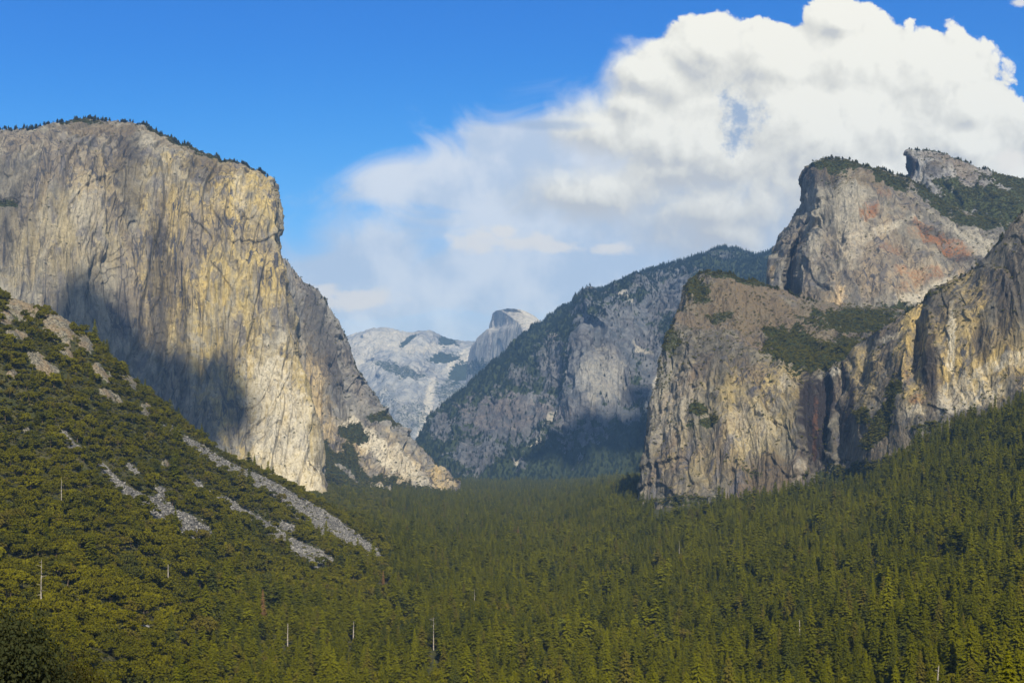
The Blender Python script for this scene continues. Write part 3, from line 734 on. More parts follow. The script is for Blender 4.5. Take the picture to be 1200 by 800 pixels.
def combo(name, crown, trunk, mats):
    cv, ct = crown; tv, tq = trunk
    V = np.vstack([cv, tv]); Fl = [ct, tq + len(cv)]
    return mesh_poly(name, V, Fl, mats, [0] * len(ct) + [1] * len(tq))


R = np.random.default_rng(42)
CON = []           # (crown geo, trunk geo)
for i, (w, shp, lv, per, gap, st) in enumerate([(.14, .75, 26, 9, .10, .10), (.16, .9, 24, 9, .15, .14), (.125, .65, 28, 8, .12, .08), (.18, .6, 20, 9, .24, .22),
                                            (.15, 1.0, 26, 10, .08, .06), (.16, .48, 20, 9, .28, .32), (.12, .8, 30, 8, .1, .12), (.19, .5, 17, 8, .3, .3)]):
    CON.append((conifer_crown(R, 1, w, lv, per, 4, st, shp, gap), trunk_geo(.97, .012, R.uniform(-.01, .01), 5, 5, .001)))
HI = []
for i, (w, shp, lv, per, gap, st) in enumerate([(.14, .85, 40, 11, .12, .10), (.17, 1.0, 36, 11, .16, .16), (.19, .75, 32, 11, .25, .25), (.155, .7, 36, 11, .2, .2)]):
    HI.append((conifer_crown(R, 1, w, lv, per, 7, st, shp, gap, .62), trunk_geo(.97, .012, R.uniform(-.012, .012), 8, 7, .001)))
OAK = [(round_crown(R), trunk_geo(.5, .035, .1, 4, 5, .01)) for _ in range(4)]

tmpl = {}


def template(name, geos, mats):
    c = bpy.data.collections.new(name + '_kinds')
    for i, (cr, tr) in enumerate(geos):
        o = bpy.data.objects.new('%s.%03d' % (name, i), combo(name, cr, tr, mats))
        c.objects.link(o)
    return c


C_CON = template('conifer', CON, [NEEDLE, BARK])
C_FAR = template('far_conifer', CON[:4], [NEEDLE_FAR, BARK])
C_OAK = template('oak', OAK, [OAKLEAF, BARK])
C_BRUSH = template('brush', [(round_crown(R, 9, 20, .10, .6, .36), trunk_geo(.3, .03, .1, 2, 4, .01)) for _ in range(3)], [leaf_mat('brush_leaves', (.062, .066, .010), (.13, .118, .020), (.08, .07, .03), .15), BARK])


def rock_geo(R):
    import bmesh
    bm = bmesh.new(); bmesh.ops.create_icosphere(bm, subdivisions=2, radius=.5)
    for v in bm.verts:
        p = v.co; k = 1 + .35 * float(noise(p.x * 2.3 + R[0], p.y * 2.3, p.z * 2.3, 5)); k = min(k, 1.05)
        v.co = (p.x * k * R[1], p.y * k * R[2], p.z * k * .75)
    me = bpy.data.meshes.new('boulder'); bm.to_mesh(me); bm.free(); me.materials.append(BOULDER); return me


C_ROCK = bpy.data.collections.new('boulder_kinds')
for i in range(4):
    C_ROCK.objects.link(bpy.data.objects.new('boulder.%03d' % i, rock_geo((i * 7.1, 1 + .2 * i % .5, 1.1 - .1 * i))))


def scatter(name, coll, pts, scale, label, rotx=.05, nvar=4, seed=3):
    """one mass: a point mesh whose geometry nodes stand a plant on each point"""
    n = len(pts); r = np.random.default_rng(seed)
    me = bpy.data.meshes.new(name)
    me.vertices.add(n); me.vertices.foreach_set('co', np.asarray(pts, np.float32).reshape(-1))
    a = me.attributes.new('size', 'FLOAT_VECTOR', 'POINT'); a.data.foreach_set('vector', np.asarray(scale, np.float32).reshape(-1))
    rot = np.stack([r.normal(0, rotx, n), r.normal(0, rotx, n), r.uniform(0, 6.283, n)], -1)
    a = me.attributes.new('turn', 'FLOAT_VECTOR', 'POINT'); a.data.foreach_set('vector', rot.astype(np.float32).reshape(-1))
    a = me.attributes.new('pick', 'INT', 'POINT'); a.data.foreach_set('value', r.integers(0, nvar, n).astype(np.int32))
    me.update()
    o = bpy.data.objects.new(name, me); COL.objects.link(o)
    ng = bpy.data.node_groups.new(name + '_nodes', 'GeometryNodeTree')
    ng.interface.new_socket('Geometry', in_out='INPUT', socket_type='NodeSocketGeometry')
    ng.interface.new_socket('Geometry', in_out='OUTPUT', socket_type='NodeSocketGeometry')
    N = ng.nodes; L = ng.links
    gi = N.new('NodeGroupInput'); go = N.new('NodeGroupOutput')
    ip = N.new('GeometryNodeInstanceOnPoints'); ci = N.new('GeometryNodeCollectionInfo')
    ci.inputs['Collection'].default_value = coll; ci.inputs['Separate Children'].default_value = True; ci.inputs['Reset Children'].default_value = True
    def na(nm, ty):
        k = N.new('GeometryNodeInputNamedAttribute'); k.data_type = ty; k.inputs['Name'].default_value = nm
        return k.outputs[0]
    L.new(gi.outputs[0], ip.inputs['Points']); L.new(ci.outputs[0], ip.inputs['Instance']); ip.inputs['Pick Instance'].default_value = True
    L.new(na('pick', 'INT'), ip.inputs['Instance Index'])
    e = N.new('FunctionNodeEulerToRotation'); L.new(na('turn', 'FLOAT_VECTOR'), e.inputs[0]); L.new(e.outputs[0], ip.inputs['Rotation'])
    L.new(na('size', 'FLOAT_VECTOR'), ip.inputs['Scale'])
    L.new(ip.outputs[0], go.inputs[0])
    md = o.modifiers.new('plants', 'NODES'); md.node_group = ng
    tag(o, label, kind='stuff')
    print(name, n, round(time.time() - T0, 1))
    return o


# ------------------------------------------------------------------ where the trees stand
P_, K_ = [], []
def jgrid(y0, y1, sp, umin=-260, umax=1460):
    xs0 = (umin - U0) / F * y1; xs1 = (umax - U0) / F * y1
    gx, gy = np.meshgrid(np.arange(xs0, xs1, sp), np.arange(y0, y1, sp))
    gx = gx + rng.uniform(-.45, .45, gx.shape) * sp; gy = gy + rng.uniform(-.45, .45, gy.shape) * sp
    u = U0 + F * gx / np.maximum(gy, 1)
    k = (u > umin) & (u < umax) & (gy >= y0)
    return np.stack([gx[k], gy[k]], -1)

Q = np.vstack([jgrid(230, 900, 8.0, -420, 1620), jgrid(900, 1600, 7.9), jgrid(1600, 2600, 8.4), jgrid(2600, 4600, 10.5), jgrid(4600, 7000, 14)])
gz = ground(Q[:, 0], Q[:, 1]); PP = np.stack([Q[:, 0], Q[:, 1], gz], -1)
pu, pv = pix(PP)
tm = talus_mask(pu, pv, Q[:, 0], Q[:, 1]) * (Q[:, 1] < 2600) * (pu < 520)
oc = blob_mask(pu, pv, [(a, b, c, d, e, 1) for a, b, c, d, e in OUTCROP], 1.0 * fbm(PP[:, 0] / 12, PP[:, 1] / 12, PP[:, 2] / 12, 4, 441, .6)) * (Q[:, 1] < 2200)
# open corridors left by the cliffs
keep = (tm < .35) & (oc < .4)
keep &= ~((Q[:, 1] > 2350) & (pu > 765)); keep &= ~((Q[:, 1] > 3650) & (pu < 372))
keep &= ~((Q[:, 1] > 2180) & (pu > 1010)) | ((Q[:, 1] < 2300) & (pu > 1180))
keep &= (pv < 900 + 40) | (Q[:, 1] < 800)
PP, pu, pv, tm = PP[keep], pu[keep], pv[keep], tm[keep]
X, Y, Z = PP.T
# slope brush and oaks on the left, conifers on the floor and right
left = smooth(560, 330, pu) * smooth(18, 60, Z) * (Y > 500)
elev = smooth(60, 130, Z) * (pu < 430)
nn = fbm(X / 60, Y / 60, 0 * X, 3, 501) * .5
p_oak = np.clip(left * (.75 + .25 * elev) + nn * .7 * (left > .05) + .20 + .15 * (Y < 1000), 0, .995)
p_oak = np.where((pu < 430) & (Z > 70) & (Y > 850), .97, p_oak); p_oak = np.where((pu < 460) & (Y > 1300), np.maximum(p_oak, .9), p_oak)
is_oak = rng.random(len(X)) < p_oak
dens = fbm(X / 38, Y / 60, 0 * X, 3, 511)
drop = rng.random(len(X)) < smooth(-.15, .35, -dens) * .85
hcon = np.clip(rng.normal(19.5, 6, len(X)) * (1 + .5 * fbm(X / 55, Y / 90, 0 * X, 3, 521)) * np.where(rng.random(len(X)) < .06, 1.3, 1), 8, 48)
hcon *= np.where(pu > 700, 1.1, 1.0) * np.where(Y < 600, .85, 1)
woak = np.clip(rng.normal(8.3, 3.4, len(X)), 3, 17) * np.where(Z > 120, .8, 1.0)
con = ~is_oak & ~drop
oak = is_oak & ~(rng.random(len(X)) < .05)
PC, HC, UC, VC = PP[con], hcon[con], pu[con], pv[con]
PO, WO, UO, VO = PP[oak], woak[oak], pu[oak], pv[oak]


# keep the nearest ground in front of the camera low enough not to stand in the view
tv = V0 - F * (PC[:, 2] + HC - ZC) / PC[:, 1]
ok = ~((PC[:, 1] < 420) & (tv < 735)); PC, HC, UC, VC, tv = PC[ok], HC[ok], UC[ok], VC[ok], tv[ok]
tvo = V0 - F * (PO[:, 2] + WO * .9 - ZC) / PO[:, 1]

# individuals: the ones that show largest
def largest(P, H, U, TV, n):
    inside = (U > 4) & (U < 1196) & (TV < 785) & (P[:, 1] > 250)
    size = np.where(inside, H / P[:, 1], 0)
    return np.argsort(-size)[:n]

ic = largest(PC, HC, UC, tv, 272)
io = largest(PO, WO, UO, tvo, 200)


def mk(name, mesh, parent):
    o = bpy.data.objects.new(name, mesh); COL.objects.link(o)
    if parent is not None: o.parent = parent
    return o


def proto_meshes(nm, geos, leaf, bark):
    out = []
    for cr, tr in geos:
        out.append((mesh_poly(nm + '_crown', cr[0], [cr[1]], [leaf]), mesh_poly(nm + '_trunk', tr[0], [tr[1]], [bark], smooth_shade=True)))
    return out


PM_CON = proto_meshes('conifer', HI, NEEDLE, BARK)
PM_OAK = proto_meshes('oak', [(round_crown(R, 40, 44, .036), trunk_geo(.5, .035, .1, 5, 6, .01)) for _ in range(3)], OAKLEAF, BARK)
PM_DEAD = proto_meshes('conifer', [(conifer_crown(R, 1, .13, 34, 9, 6, .1, .9, .3, .5), trunk_geo(.97, .012, 0, 8, 6, .001))], NEEDLE_DEAD, BARK)
PM_YEL = proto_meshes('tree', [(round_crown(R, 44, 50, .04, 1.1, .34), trunk_geo(.5, .03, .05, 5, 6, .01))], YELLOW, BARK)


def tree(name, meshes, P, s, sz, rz, label, cat, group=None):
    e = bpy.data.objects.new(name, None); COL.objects.link(e)
    e.location = P; e.scale = (s, s, sz); e.rotation_euler = (0, 0, rz); e.empty_display_size = .1
    tag(e, label, cat, group)
    mk('trunk', meshes[1], e); mk('crown', meshes[0], e)
    return e


GRP = {
    'cl': ('olive green conifer in the near forest filling the lower left of the picture', 'conifers in the near forest, lower left'),
    'cm': ('olive green conifer in the near forest along the lower middle of the picture', 'conifers in the near forest, lower middle'),
    'cr': ('olive green conifer in the near forest on the lower right slope', 'conifers in the near forest, lower right'),
}
for k in ic:
    g = 'cl' if UC[k] < 400 else ('cm' if UC[k] < 800 else 'cr')
    h = HC[k]
    tree('conifer', PM_CON[int(rng.integers(0, 4))], tuple(PC[k] - [0, 0, .3]), (h * .6 + 11) * rng.uniform(.85, 1.45), h, rng.uniform(0, 6.28), GRP[g][0], 'tree', GRP[g][1])
for k in io:
    w = WO[k] * 1.15
    lf = UO[k] < 500
    tree('oak', PM_OAK[int(rng.integers(0, 3))], tuple(PO[k] - [0, 0, .3]), w, w * rng.uniform(.8, 1.1), rng.uniform(0, 6.28),
         'round crowned broadleaf tree among the near conifers on the left' if lf else 'round crowned broadleaf tree among the near conifers at the right or centre', 'tree',
         'round trees of the near forest, left' if lf else 'round trees of the near forest, right')


# single trees one can point at
def stand(u, vt, h, y0=300, y1=2600):
    """distance at which a tree of height h standing on the ground tops out at bearing (u, vt)"""
    ys = np.linspace(y0, y1, 2400); xs = (u - U0) / F * ys
    zt = ground(xs, ys) + h
    vv = V0 - F * (zt - ZC) / ys
    i = int(np.argmin(np.abs(vv - vt)))
    return (xs[i], ys[i], zt[i] - h)


def snag(u, vt, h, lab, lean=0.0, broken=False, seed=0, nb=9, y0=300):
    r = np.random.default_rng(seed)
    P = stand(u, vt, h, y0)
    e = bpy.data.objects.new('dead_tree', None); COL.objects.link(e); e.location = P; e.empty_display_size = .1
    tag(e, lab, 'dead tree')
    V, Fq = trunk_geo(h, .013 * h + .1, lean, 9, 8, .22 if broken else .05)
    mk('trunk', mesh_poly('dead_trunk', V, [Fq], [DEADWOOD], smooth_shade=True), e)
    bv, bf, n = [], [], 0
    for k in range(nb):
        z = h * r.uniform(.35, .97); a = r.uniform(0, 6.28); ln = r.uniform(.04, .13) * h; rr = .09
        p0 = np.array([lean * h * (z / h) ** 2, 0, z]); p1 = p0 + np.array([math.cos(a) * ln, math.sin(a) * ln, r.uniform(-.1, .5) * ln])
        d = (p1 - p0) / np.linalg.norm(p1 - p0); s_ = np.cross(d, (0, 0, 1)); s_ /= np.linalg.norm(s_) + 1e-6; t_ = np.cross(d, s_)
        for q, rad in ((p0, rr * 1.6), (p1, .03)):
            for a_ in range(4):
                bv.append(q + rad * (math.cos(a_ * 1.571) * s_ + math.sin(a_ * 1.571) * t_))
        for a_ in range(4):
            bf.append((n + a_, n + (a_ + 1) % 4, n + 4 + (a_ + 1) % 4, n + 4 + a_))
        n += 8
    if nb: mk('branches', mesh_poly('dead_branches', np.array(bv), [np.array(bf)], [DEADWOOD]), e)
    return P


CLEAR = []
CLEAR.append((48, 655, snag(48, 655, 30, 'tall bare white trunk standing in the forest at the far lower left', .01, False, 1, 14), 46))
CLEAR.append((197, 661, snag(197, 661, 16, 'short pale dead trunk right of the tall white one on the left', 0, True, 2, 3), 12))
CLEAR.append((337, 730, snag(337, 730, 22, 'thin grey dead trunk below the brown conifer on the left', .01, True, 3, 4), 30))
CLEAR.append((508, 722, snag(508, 722, 28, 'thin white dead trunk left of the centre of the forest', .005, False, 4, 6), 42))
CLEAR.append((414, 728, snag(414, 728, 18, 'grey leaning dead trunk above the bottom edge, left of centre', .02, True, 5, 3), 20))
CLEAR.append((937, 726, snag(937, 726, 20, 'slim pale dead trunk just above the forked white one on the right', 0, True, 6, 3), 25))
CLEAR.append((948, 757, snag(948, 757, 22, 'white forked dead trunk with stub branches at the bottom, right of centre', -.01, True, 7, 7), 45))
CLEAR.append((1098, 779, snag(1098, 779, 20, 'broken white trunk touching the bottom edge at the right', .04, True, 8, 2), 25))
CLEAR.append((72, 560, snag(72, 560, 18, 'small grey dead trunk halfway up the left slope', 0, False, 9, 6, 700), 18))
CLEAR.append((553, 687, snag(556, 690, 20, 'faint pale dead trunk in the middle of the valley forest', 0, False, 10, 4, 700), 14))
CLEAR.append((796, 633, snag(796, 633, 22, 'pale dead trunk below the foot of the brown buttress', 0, False, 11, 4, 1200), 10))
for (u, vt, h, lab) in [(308, 690, 26, 'reddish brown dead conifer left of the centre, below the grey boulder tongues'),
                        (449, 668, 17, 'small orange brown conifer beside the end of the boulder tongues'),
                        (950, 708, 26, 'thin brown dead conifer above the forked white trunk on the right'),
                        (607, 612, 20, 'small brown conifer in the far valley forest near the centre')]:
    P = stand(u, vt, h, 600)
    tree('dead_conifer', PM_DEAD[0], P, h * 1.05, h, 1.0, lab, 'dead tree'); CLEAR.append((u, vt, P, h * F / P[1]))
P = stand(298, 523, 22, 1700, 2100)
tree('conifer', PM_CON[0], P, 20, 22, 0, 'lone dark conifer standing on the crest of the left slope against the golden wall', 'tree')
CLEAR.append((298, 523, P, 15))
P = stand(660, 722, 19, 600)
tree('broadleaf_tree', PM_YEL[0], P, 15, 19, 0, 'bright yellow green broadleaf tree near the middle of the bottom edge', 'tree'); CLEAR.append((660, 722, P, 30))
P = stand(948, 745, 13, 500)
for (u, vt, h) in ():
    pass
# the big dark live oak that leans in at the lower left corner, and a smaller one under it
DARKLEAF = leaf_mat('live_oak_leaves', (.016, .018, .006), (.038, .034, .010), (.05, .035, .012), .15)
PM_DARK = [(mesh_poly('oak_crown', *(lambda g: (g[0], [g[1]], [DARKLEAF]))(round_crown(np.random.default_rng(s_), 150, 260, .008, 1.0, .38))),
            mesh_poly('oak_trunk', *(lambda g: (g[0], [g[1]], [BARK]))(trunk_geo(.6, .03, .08, 8, 8, .008)))) for s_ in (5, 6)]
for j, (u, vt, y, wd, lb) in enumerate([(-30, 706, 60, 9, 'large dark live oak filling the bottom left corner'), (72, 765, 72, 7, 'smaller dark live oak right of the one in the bottom left corner')]):
    x = (u - U0) / F * y; zg = float(ground(x, y)) - .3
    top = ZC + (V0 - vt) / F * y
    tree('oak', PM_DARK[j], (x, y, zg), wd, (top - zg) / .95, j * 2.0, lb, 'tree')

# thin out what would stand in front of a pointed-at tree
def unblock(P, H, U, TV, keepmask):
    for (u, vt, Q_, hp) in CLEAR:
        bad = (P[:, 1] < Q_[1] + 6) & (np.abs(U - u) < 5 + 900 / P[:, 1] * 4) & (TV < vt + hp * .8) & (P[:, 1] > 200)
        keepmask &= ~bad
    return keepmask

WC = (HC * .6 + 11) * rng.uniform(.85, 1.5, len(HC))
mc = np.ones(len(PC), bool); mc[ic] = False; mc = unblock(PC, HC, UC, tv, mc)
mo = np.ones(len(PO), bool); mo[io] = False; mo = unblock(PO, WO, UO, tvo, mo)
scatter('forest', C_CON, PC[mc] - [0, 0, .3], np.stack([WC[mc] * rng.uniform(.9, 1.1, mc.sum()), WC[mc] * rng.uniform(.9, 1.1, mc.sum()), HC[mc]], -1),
        'dense olive green conifer forest covering the valley floor', .03, len(CON))
wo = WO[mo]
scatter('oak_woodland', C_OAK, PO[mo] - [0, 0, .3], np.stack([wo * 1.15, wo * 1.15, wo * rng.uniform(.75, 1.4, len(wo))], -1),
        'oak woodland and tall brush covering the left slope', .06, 4, 5)

# brush between the oaks on the left slope
B = np.vstack([jgrid(700, 2300, 4.6, -110, 540)])
bz = ground(B[:, 0], B[:, 1]); BP = np.stack([B[:, 0], B[:, 1], bz], -1); bu, bv = pix(BP)
tmb = talus_mask(bu, bv, B[:, 0], B[:, 1])
ocb = blob_mask(bu, bv, [(a, b, c, d, e, 1) for a, b, c, d, e in OUTCROP], 1.0 * fbm(BP[:, 0] / 12, BP[:, 1] / 12, BP[:, 2] / 12, 4, 441, .6))
kb = (rng.random(len(B)) < np.where(tmb > .3, .07, np.where(ocb > .4, .34, .66))) & (bz > 15)
s_ = rng.uniform(2.2, 5.6, kb.sum())
scatter('brush', C_BRUSH, BP[kb], np.stack([s_ * 1.2, s_ * 1.2, s_ * .8], -1), 'low brush between the oaks of the left slope', .1, 3, 9)

# boulders of the talus tongues
B = jgrid(700, 2500, 1.7, -60, 520)
bz0 = ground(B[:, 0], B[:, 1], False); bu, bv = pix(np.stack([B[:, 0], B[:, 1], bz0], -1))
near = np.zeros(len(B), bool)
for line in TALUS:
    for (a, b_, c_) in line: near |= (np.abs(bu - a) < 34) & (np.abs(bv - b_) < 34)
B = B[near]; bz = ground(B[:, 0], B[:, 1]); BP = np.stack([B[:, 0], B[:, 1], bz], -1); bu, bv = pix(BP)
tmb = talus_mask(bu, bv, B[:, 0], B[:, 1])
kb = (rng.random(len(B)) < tmb * .8)
s_ = np.clip(rng.lognormal(.35, .5, kb.sum()), .6, 6)
scatter('boulders', C_ROCK, BP[kb], np.stack([s_, s_ * rng.uniform(.7, 1.2, len(s_)), s_ * .8], -1), 'grey boulders of the rock tongues on the left slope', .5, 4, 12)

# trees and brush holding on to the walls
def on_cliff(entry, name, coll, n, smin, smax, label, thresh=.5, rim=0, tall=1.0, seed=1, spread=.0):
    o, Pd, at_, tt, trim = entry
    r = np.random.default_rng(seed)
    nt_, ns_ = Pd.shape[:2]
    e1 = Pd[:-1, 1:] - Pd[:-1, :-1]; e2 = Pd[1:, :-1] - Pd[:-1, :-1]
    cr_ = np.cross(e1, e2); nz = np.abs(cr_[..., 2]) / (np.linalg.norm(cr_, axis=-1) + 1e-6)
    # choose by area
    ax = np.linalg.norm(Pd[:-1, 1:] - Pd[:-1, :-1], axis=-1); ay = np.linalg.norm(Pd[1:, :-1] - Pd[:-1, :-1], axis=-1)
    w = ax * ay * (smooth(thresh - .12, thresh + .12, at_['veg'][:-1, :-1] + .18 * r.standard_normal(ax.shape)))
    w = w + ax * ay * spread * smooth(.25, .7, nz)
    w[tt[:-1] > trim + .03] = 0
    p = w.ravel() / w.sum()
    idx = r.choice(len(p), n, p=p)
    i, j = np.unravel_index(idx, w.shape)
    f = r.random((n, 2))
    P0 = Pd[i, j] + (Pd[i + 1, j] - Pd[i, j]) * f[:, :1] + (Pd[i, j + 1] - Pd[i, j]) * f[:, 1:]
    s = r.uniform(smin, smax, n)
    sc3 = np.stack([s, s, s * tall], -1)
    return P0, sc3


def rim_points(entry, n, u0, u1, seed):
    o, Pd, at_, tt, trim = entry
    r = np.random.default_rng(seed)
    k = int(np.searchsorted(tt, trim))
    row = Pd[k]; u, v = pix(row)
    ok_ = np.where((u > u0) & (u < u1))[0]
    # clumped along the rim
    w = (np.clip(.4 + 1.6 * fbm(np.arange(len(row)) / 22.0, 0, 0, 3, seed), .03, None) ** 1.6)[ok_]
    j = r.choice(ok_, n, p=w / w.sum())
    kk = np.clip(k + r.integers(-10, 3, n), 0, Pd.shape[0] - 1)
    return Pd[kk, j]


A, S = on_cliff(CL[4], '', None, 36000, 8, 20, '', .5, tall=1, seed=3, spread=.006)
RP = rim_points(CL[4], 1500, 480, 925, 4)
hs = rng.uniform(16, 34, len(RP))
A = np.vstack([A, RP]); hh = np.concatenate([S[:, 0] * 1.1, hs])
ww = np.concatenate([S[:, 0] * 1.7, hs * .9])
scatter('far_forest', C_FAR, A, np.stack([ww, ww, hh], -1), 'dark blue green conifers covering the long ridge across the middle', .03, 4, 21)

parts_b = []
for (ci, n, a, b_, sd, sp_) in ((0, 2200, 2.5, 6.5, 1, .006), (1, 6000, 3, 8, 2, .06), (5, 5200, 3, 7, 3, .04), (6, 5200, 3, 8, 4, .12), (7, 12000, 2.0, 5.8, 5, .10), (8, 3600, 2.0, 5.5, 6, .03)):
    parts_b.append(on_cliff(CL[ci], '', None, n, a, b_, '', .5, seed=sd, spread=sp_))
# loose shrubs over the brown shelf as well
BA = np.vstack([q[0] for q in parts_b]); BS = np.vstack([q[1] for q in parts_b])
scatter('cliff_brush', C_BRUSH, BA, BS * [1.3, 1.3, 1.0], 'dark brush growing on ledges and shelves of the cliffs', .1, 3, 31)
RT, RH = [], []
for (ci, n, u0, u1, lo, hi, sd) in ((0, 420, -20, 318, 4, 15, 1), (1, 150, 335, 520, 5, 12, 2), (5, 200, 960, 1120, 6, 14, 3), (6, 130, 1066, 1230, 7, 16, 4), (7, 200, 815, 960, 4, 9, 5), (8, 70, 1000, 1200, 3, 8, 6)):
    q = rim_points(CL[ci], n, u0, u1, sd); RT.append(q); RH.append(rng.uniform(lo, hi, n))
RT = np.vstack(RT); RH = np.concatenate(RH)
scatter('rim_trees', C_CON, RT, np.stack([RH * 1.9, RH * 1.9, RH], -1), 'small trees along the rims of the cliffs', .05, len(CON), 33)
# ------------------------------------------------------------------ camera
cam = bpy.data.cameras.new('camera'); co_ = bpy.data.objects.new('camera', cam); COL.objects.link(co_)
cam.sensor_width = 36; cam.lens = F / 1200 * 36; cam.shift_y = (V0 - 400) / 1200
co_.location = (0, 0, ZC); co_.rotation_euler = (math.radians(90), 0, 0)
cam.clip_start = 1; cam.clip_end = 120000
sc.camera = co_

# ------------------------------------------------------------------ sun
AZ, EL = math.radians(SUN_AZ), math.radians(SUN_EL)     # AZ: to the right of straight behind the camera
SD = np.array([math.sin(AZ) * math.cos(EL), -math.cos(AZ) * math.cos(EL), math.sin(EL)])
sl = bpy.data.lights.new('sun', 'SUN'); so = bpy.data.objects.new('sun', sl); COL.objects.link(so)
sl.energy = 5.0; sl.angle = math.radians(.53); sl.color = (1, .90, .71)
from mathutils import Vector
so.rotation_euler = Vector(SD).to_track_quat('Z', 'Y').to_euler()
so.location = (0, 0, 3000)

# ------------------------------------------------------------------ the clouds that shade parts of the walls
mc_, ntc, bc_ = new_mat('cloud_white'); bc_.inputs['Base Color'].default_value = (.9, .9, .9, 1)
import bmesh


def cloud(puffs, height, seed, label):
    """puffs: (u, v, Y, radius m) of where its shade falls on the walls"""
    V, Fc, n = [], [], 0
    for k, (u, v, Y_, r) in enumerate(puffs):
        P = np.array(at(u, v, Y_)); L_ = (height - P[2]) / SD[2]
        c = P + SD * L_
        bm = bmesh.new(); bmesh.ops.create_icosphere(bm, subdivisions=5, radius=1)
        q = np.array([w.co[:] for w in bm.verts]); f = np.array([[w.index for w in g.verts] for g in bm.faces]); bm.free()
        d = 1 + .38 * fbm(q[:, 0] * 1.6 + k * 7, q[:, 1] * 1.6, q[:, 2] * 1.6, 5, seed + k, .6)
        q = q * d[:, None] * r * np.array([1, 1, .8])
        V.append(q + c); Fc.append(f + n); n += len(q)
    me = mesh_poly('cloud', np.vstack(V), [np.vstack(Fc)], [mc_], smooth_shade=True)
    o = bpy.data.objects.new('cloud', me); COL.objects.link(o)
    tag(o, label, kind='stuff')


CH = 6500
cloud([(110, 350, 3700, 120), (95, 385, 3700, 120), (135, 400, 3720, 140), (165, 440, 3740, 150), (195, 480, 3740, 150), (225, 500, 3750, 110), (262, 465, 3780, 95),
       (255, 430, 3820, 60), (272, 485, 3790, 65), (60, 375, 3660, 90), (130, 340, 3740, 60), (180, 410, 3800, 60)], CH, 61, 'small cloud whose shade lies on the golden wall')
cloud([(655, 515, 6400, 110), (700, 505, 6400, 140), (745, 500, 6400, 150), (722, 526, 6400, 90), (785, 485, 6400, 170), (628, 530, 6400, 60), (760, 455, 6600, 100), (675, 535, 6300, 70)], CH, 71,
      'cloud whose shade lies at the foot of the long ridge')

# ------------------------------------------------------------------ air
bpy.ops.mesh.primitive_cube_add(size=1)
hz = bpy.context.object; hz.name = 'haze'; hz.data.name = 'haze'
ZT = 3150.0
hz.scale = (34000, 23000, ZT + 60); hz.location = (0, 10000, (ZT - 60) / 2)
mh = bpy.data.materials.new('haze'); mh.use_nodes = True
for n_ in list(mh.node_tree.nodes):
    if n_.type != 'OUTPUT_MATERIAL': mh.node_tree.nodes.remove(n_)
pv_ = mh.node_tree.nodes.new('ShaderNodeVolumePrincipled')
pv_.inputs['Color'].default_value = (.26, .52, 1.0, 1); pv_.inputs['Density'].default_value = HAZE; pv_.inputs['Anisotropy'].default_value = 0
mh.node_tree.links.new(pv_.outputs[0], mh.node_tree.nodes['Material Output'].inputs['Volume'])
hz.data.materials.append(mh)
tag(hz, 'thin blue haze filling the valley air', kind='stuff')

# ------------------------------------------------------------------ sky
w = bpy.data.worlds.new('World'); sc.world = w; w.use_nodes = True
nt = NT(w.node_tree); bg = w.node_tree.nodes['Background']
sky = nt.node('ShaderNodeTexSky', sky_type='NISHITA', sun_disc=False)
sky.sun_elevation = EL
# sky rotation: 0 puts the sun over +Y, turning clockwise seen from above
sky.sun_rotation = math.atan2(SD[0], SD[1])
sky.altitude = 1400; sky.air_density = 1.0; sky.dust_density = .4; sky.ozone_density = 2.0
d = nt.node('ShaderNodeTexCoord').outputs['Generated']
sx = nt.node('ShaderNodeSeparateXYZ', ins={0: d})
yy_ = nt.m('MAXIMUM', sx.outputs[1], .02)
# bearing and height as tangents about due east, in thousandths
bx = nt.m('MULTIPLY_ADD', nt.m('DIVIDE', sx.outputs[0], yy_), F, U0)
bz_ = nt.m('MULTIPLY_ADD', nt.m('DIVIDE', sx.outputs[2], yy_), -F, V0)
cx = nt.node('ShaderNodeCombineXYZ', ins={0: bx, 1: bz_, 2: 0.0}).outputs[0]
# clouds are only looked up over the eastern sector that holds them
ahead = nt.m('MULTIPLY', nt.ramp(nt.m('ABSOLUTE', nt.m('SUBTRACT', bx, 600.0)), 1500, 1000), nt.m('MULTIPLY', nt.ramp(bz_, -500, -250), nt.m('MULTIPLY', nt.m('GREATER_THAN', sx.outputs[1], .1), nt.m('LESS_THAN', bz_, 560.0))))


def noise2(vec, scale=1.0, detail=4.0, rough=.55, dist=0.0, color=False):
    n = nt.n.new('ShaderNodeTexNoise'); n.noise_dimensions = '2D'
    nt.put(n.inputs['Vector'], vec); n.inputs['Scale'].default_value = scale
    n.inputs['Detail'].default_value = detail; n.inputs['Roughness'].default_value = rough
    n.inputs['Distortion'].default_value = dist
    return n.outputs['Color' if color else 'Fac']


def blobs(vec, bl, k=.25):
    acc = None
    for (cu, cv, ru, rv) in bl:
        q = nt.v('MULTIPLY', nt.v('SUBTRACT', vec, (cu, cv, 0)), (1 / ru, 1 / rv, 0))
        e = nt.m('SUBTRACT', 1.0, nt.v('LENGTH', q))
        acc = e if acc is None else nt.m('SMOOTH_MAX', acc, e, k)
    return acc


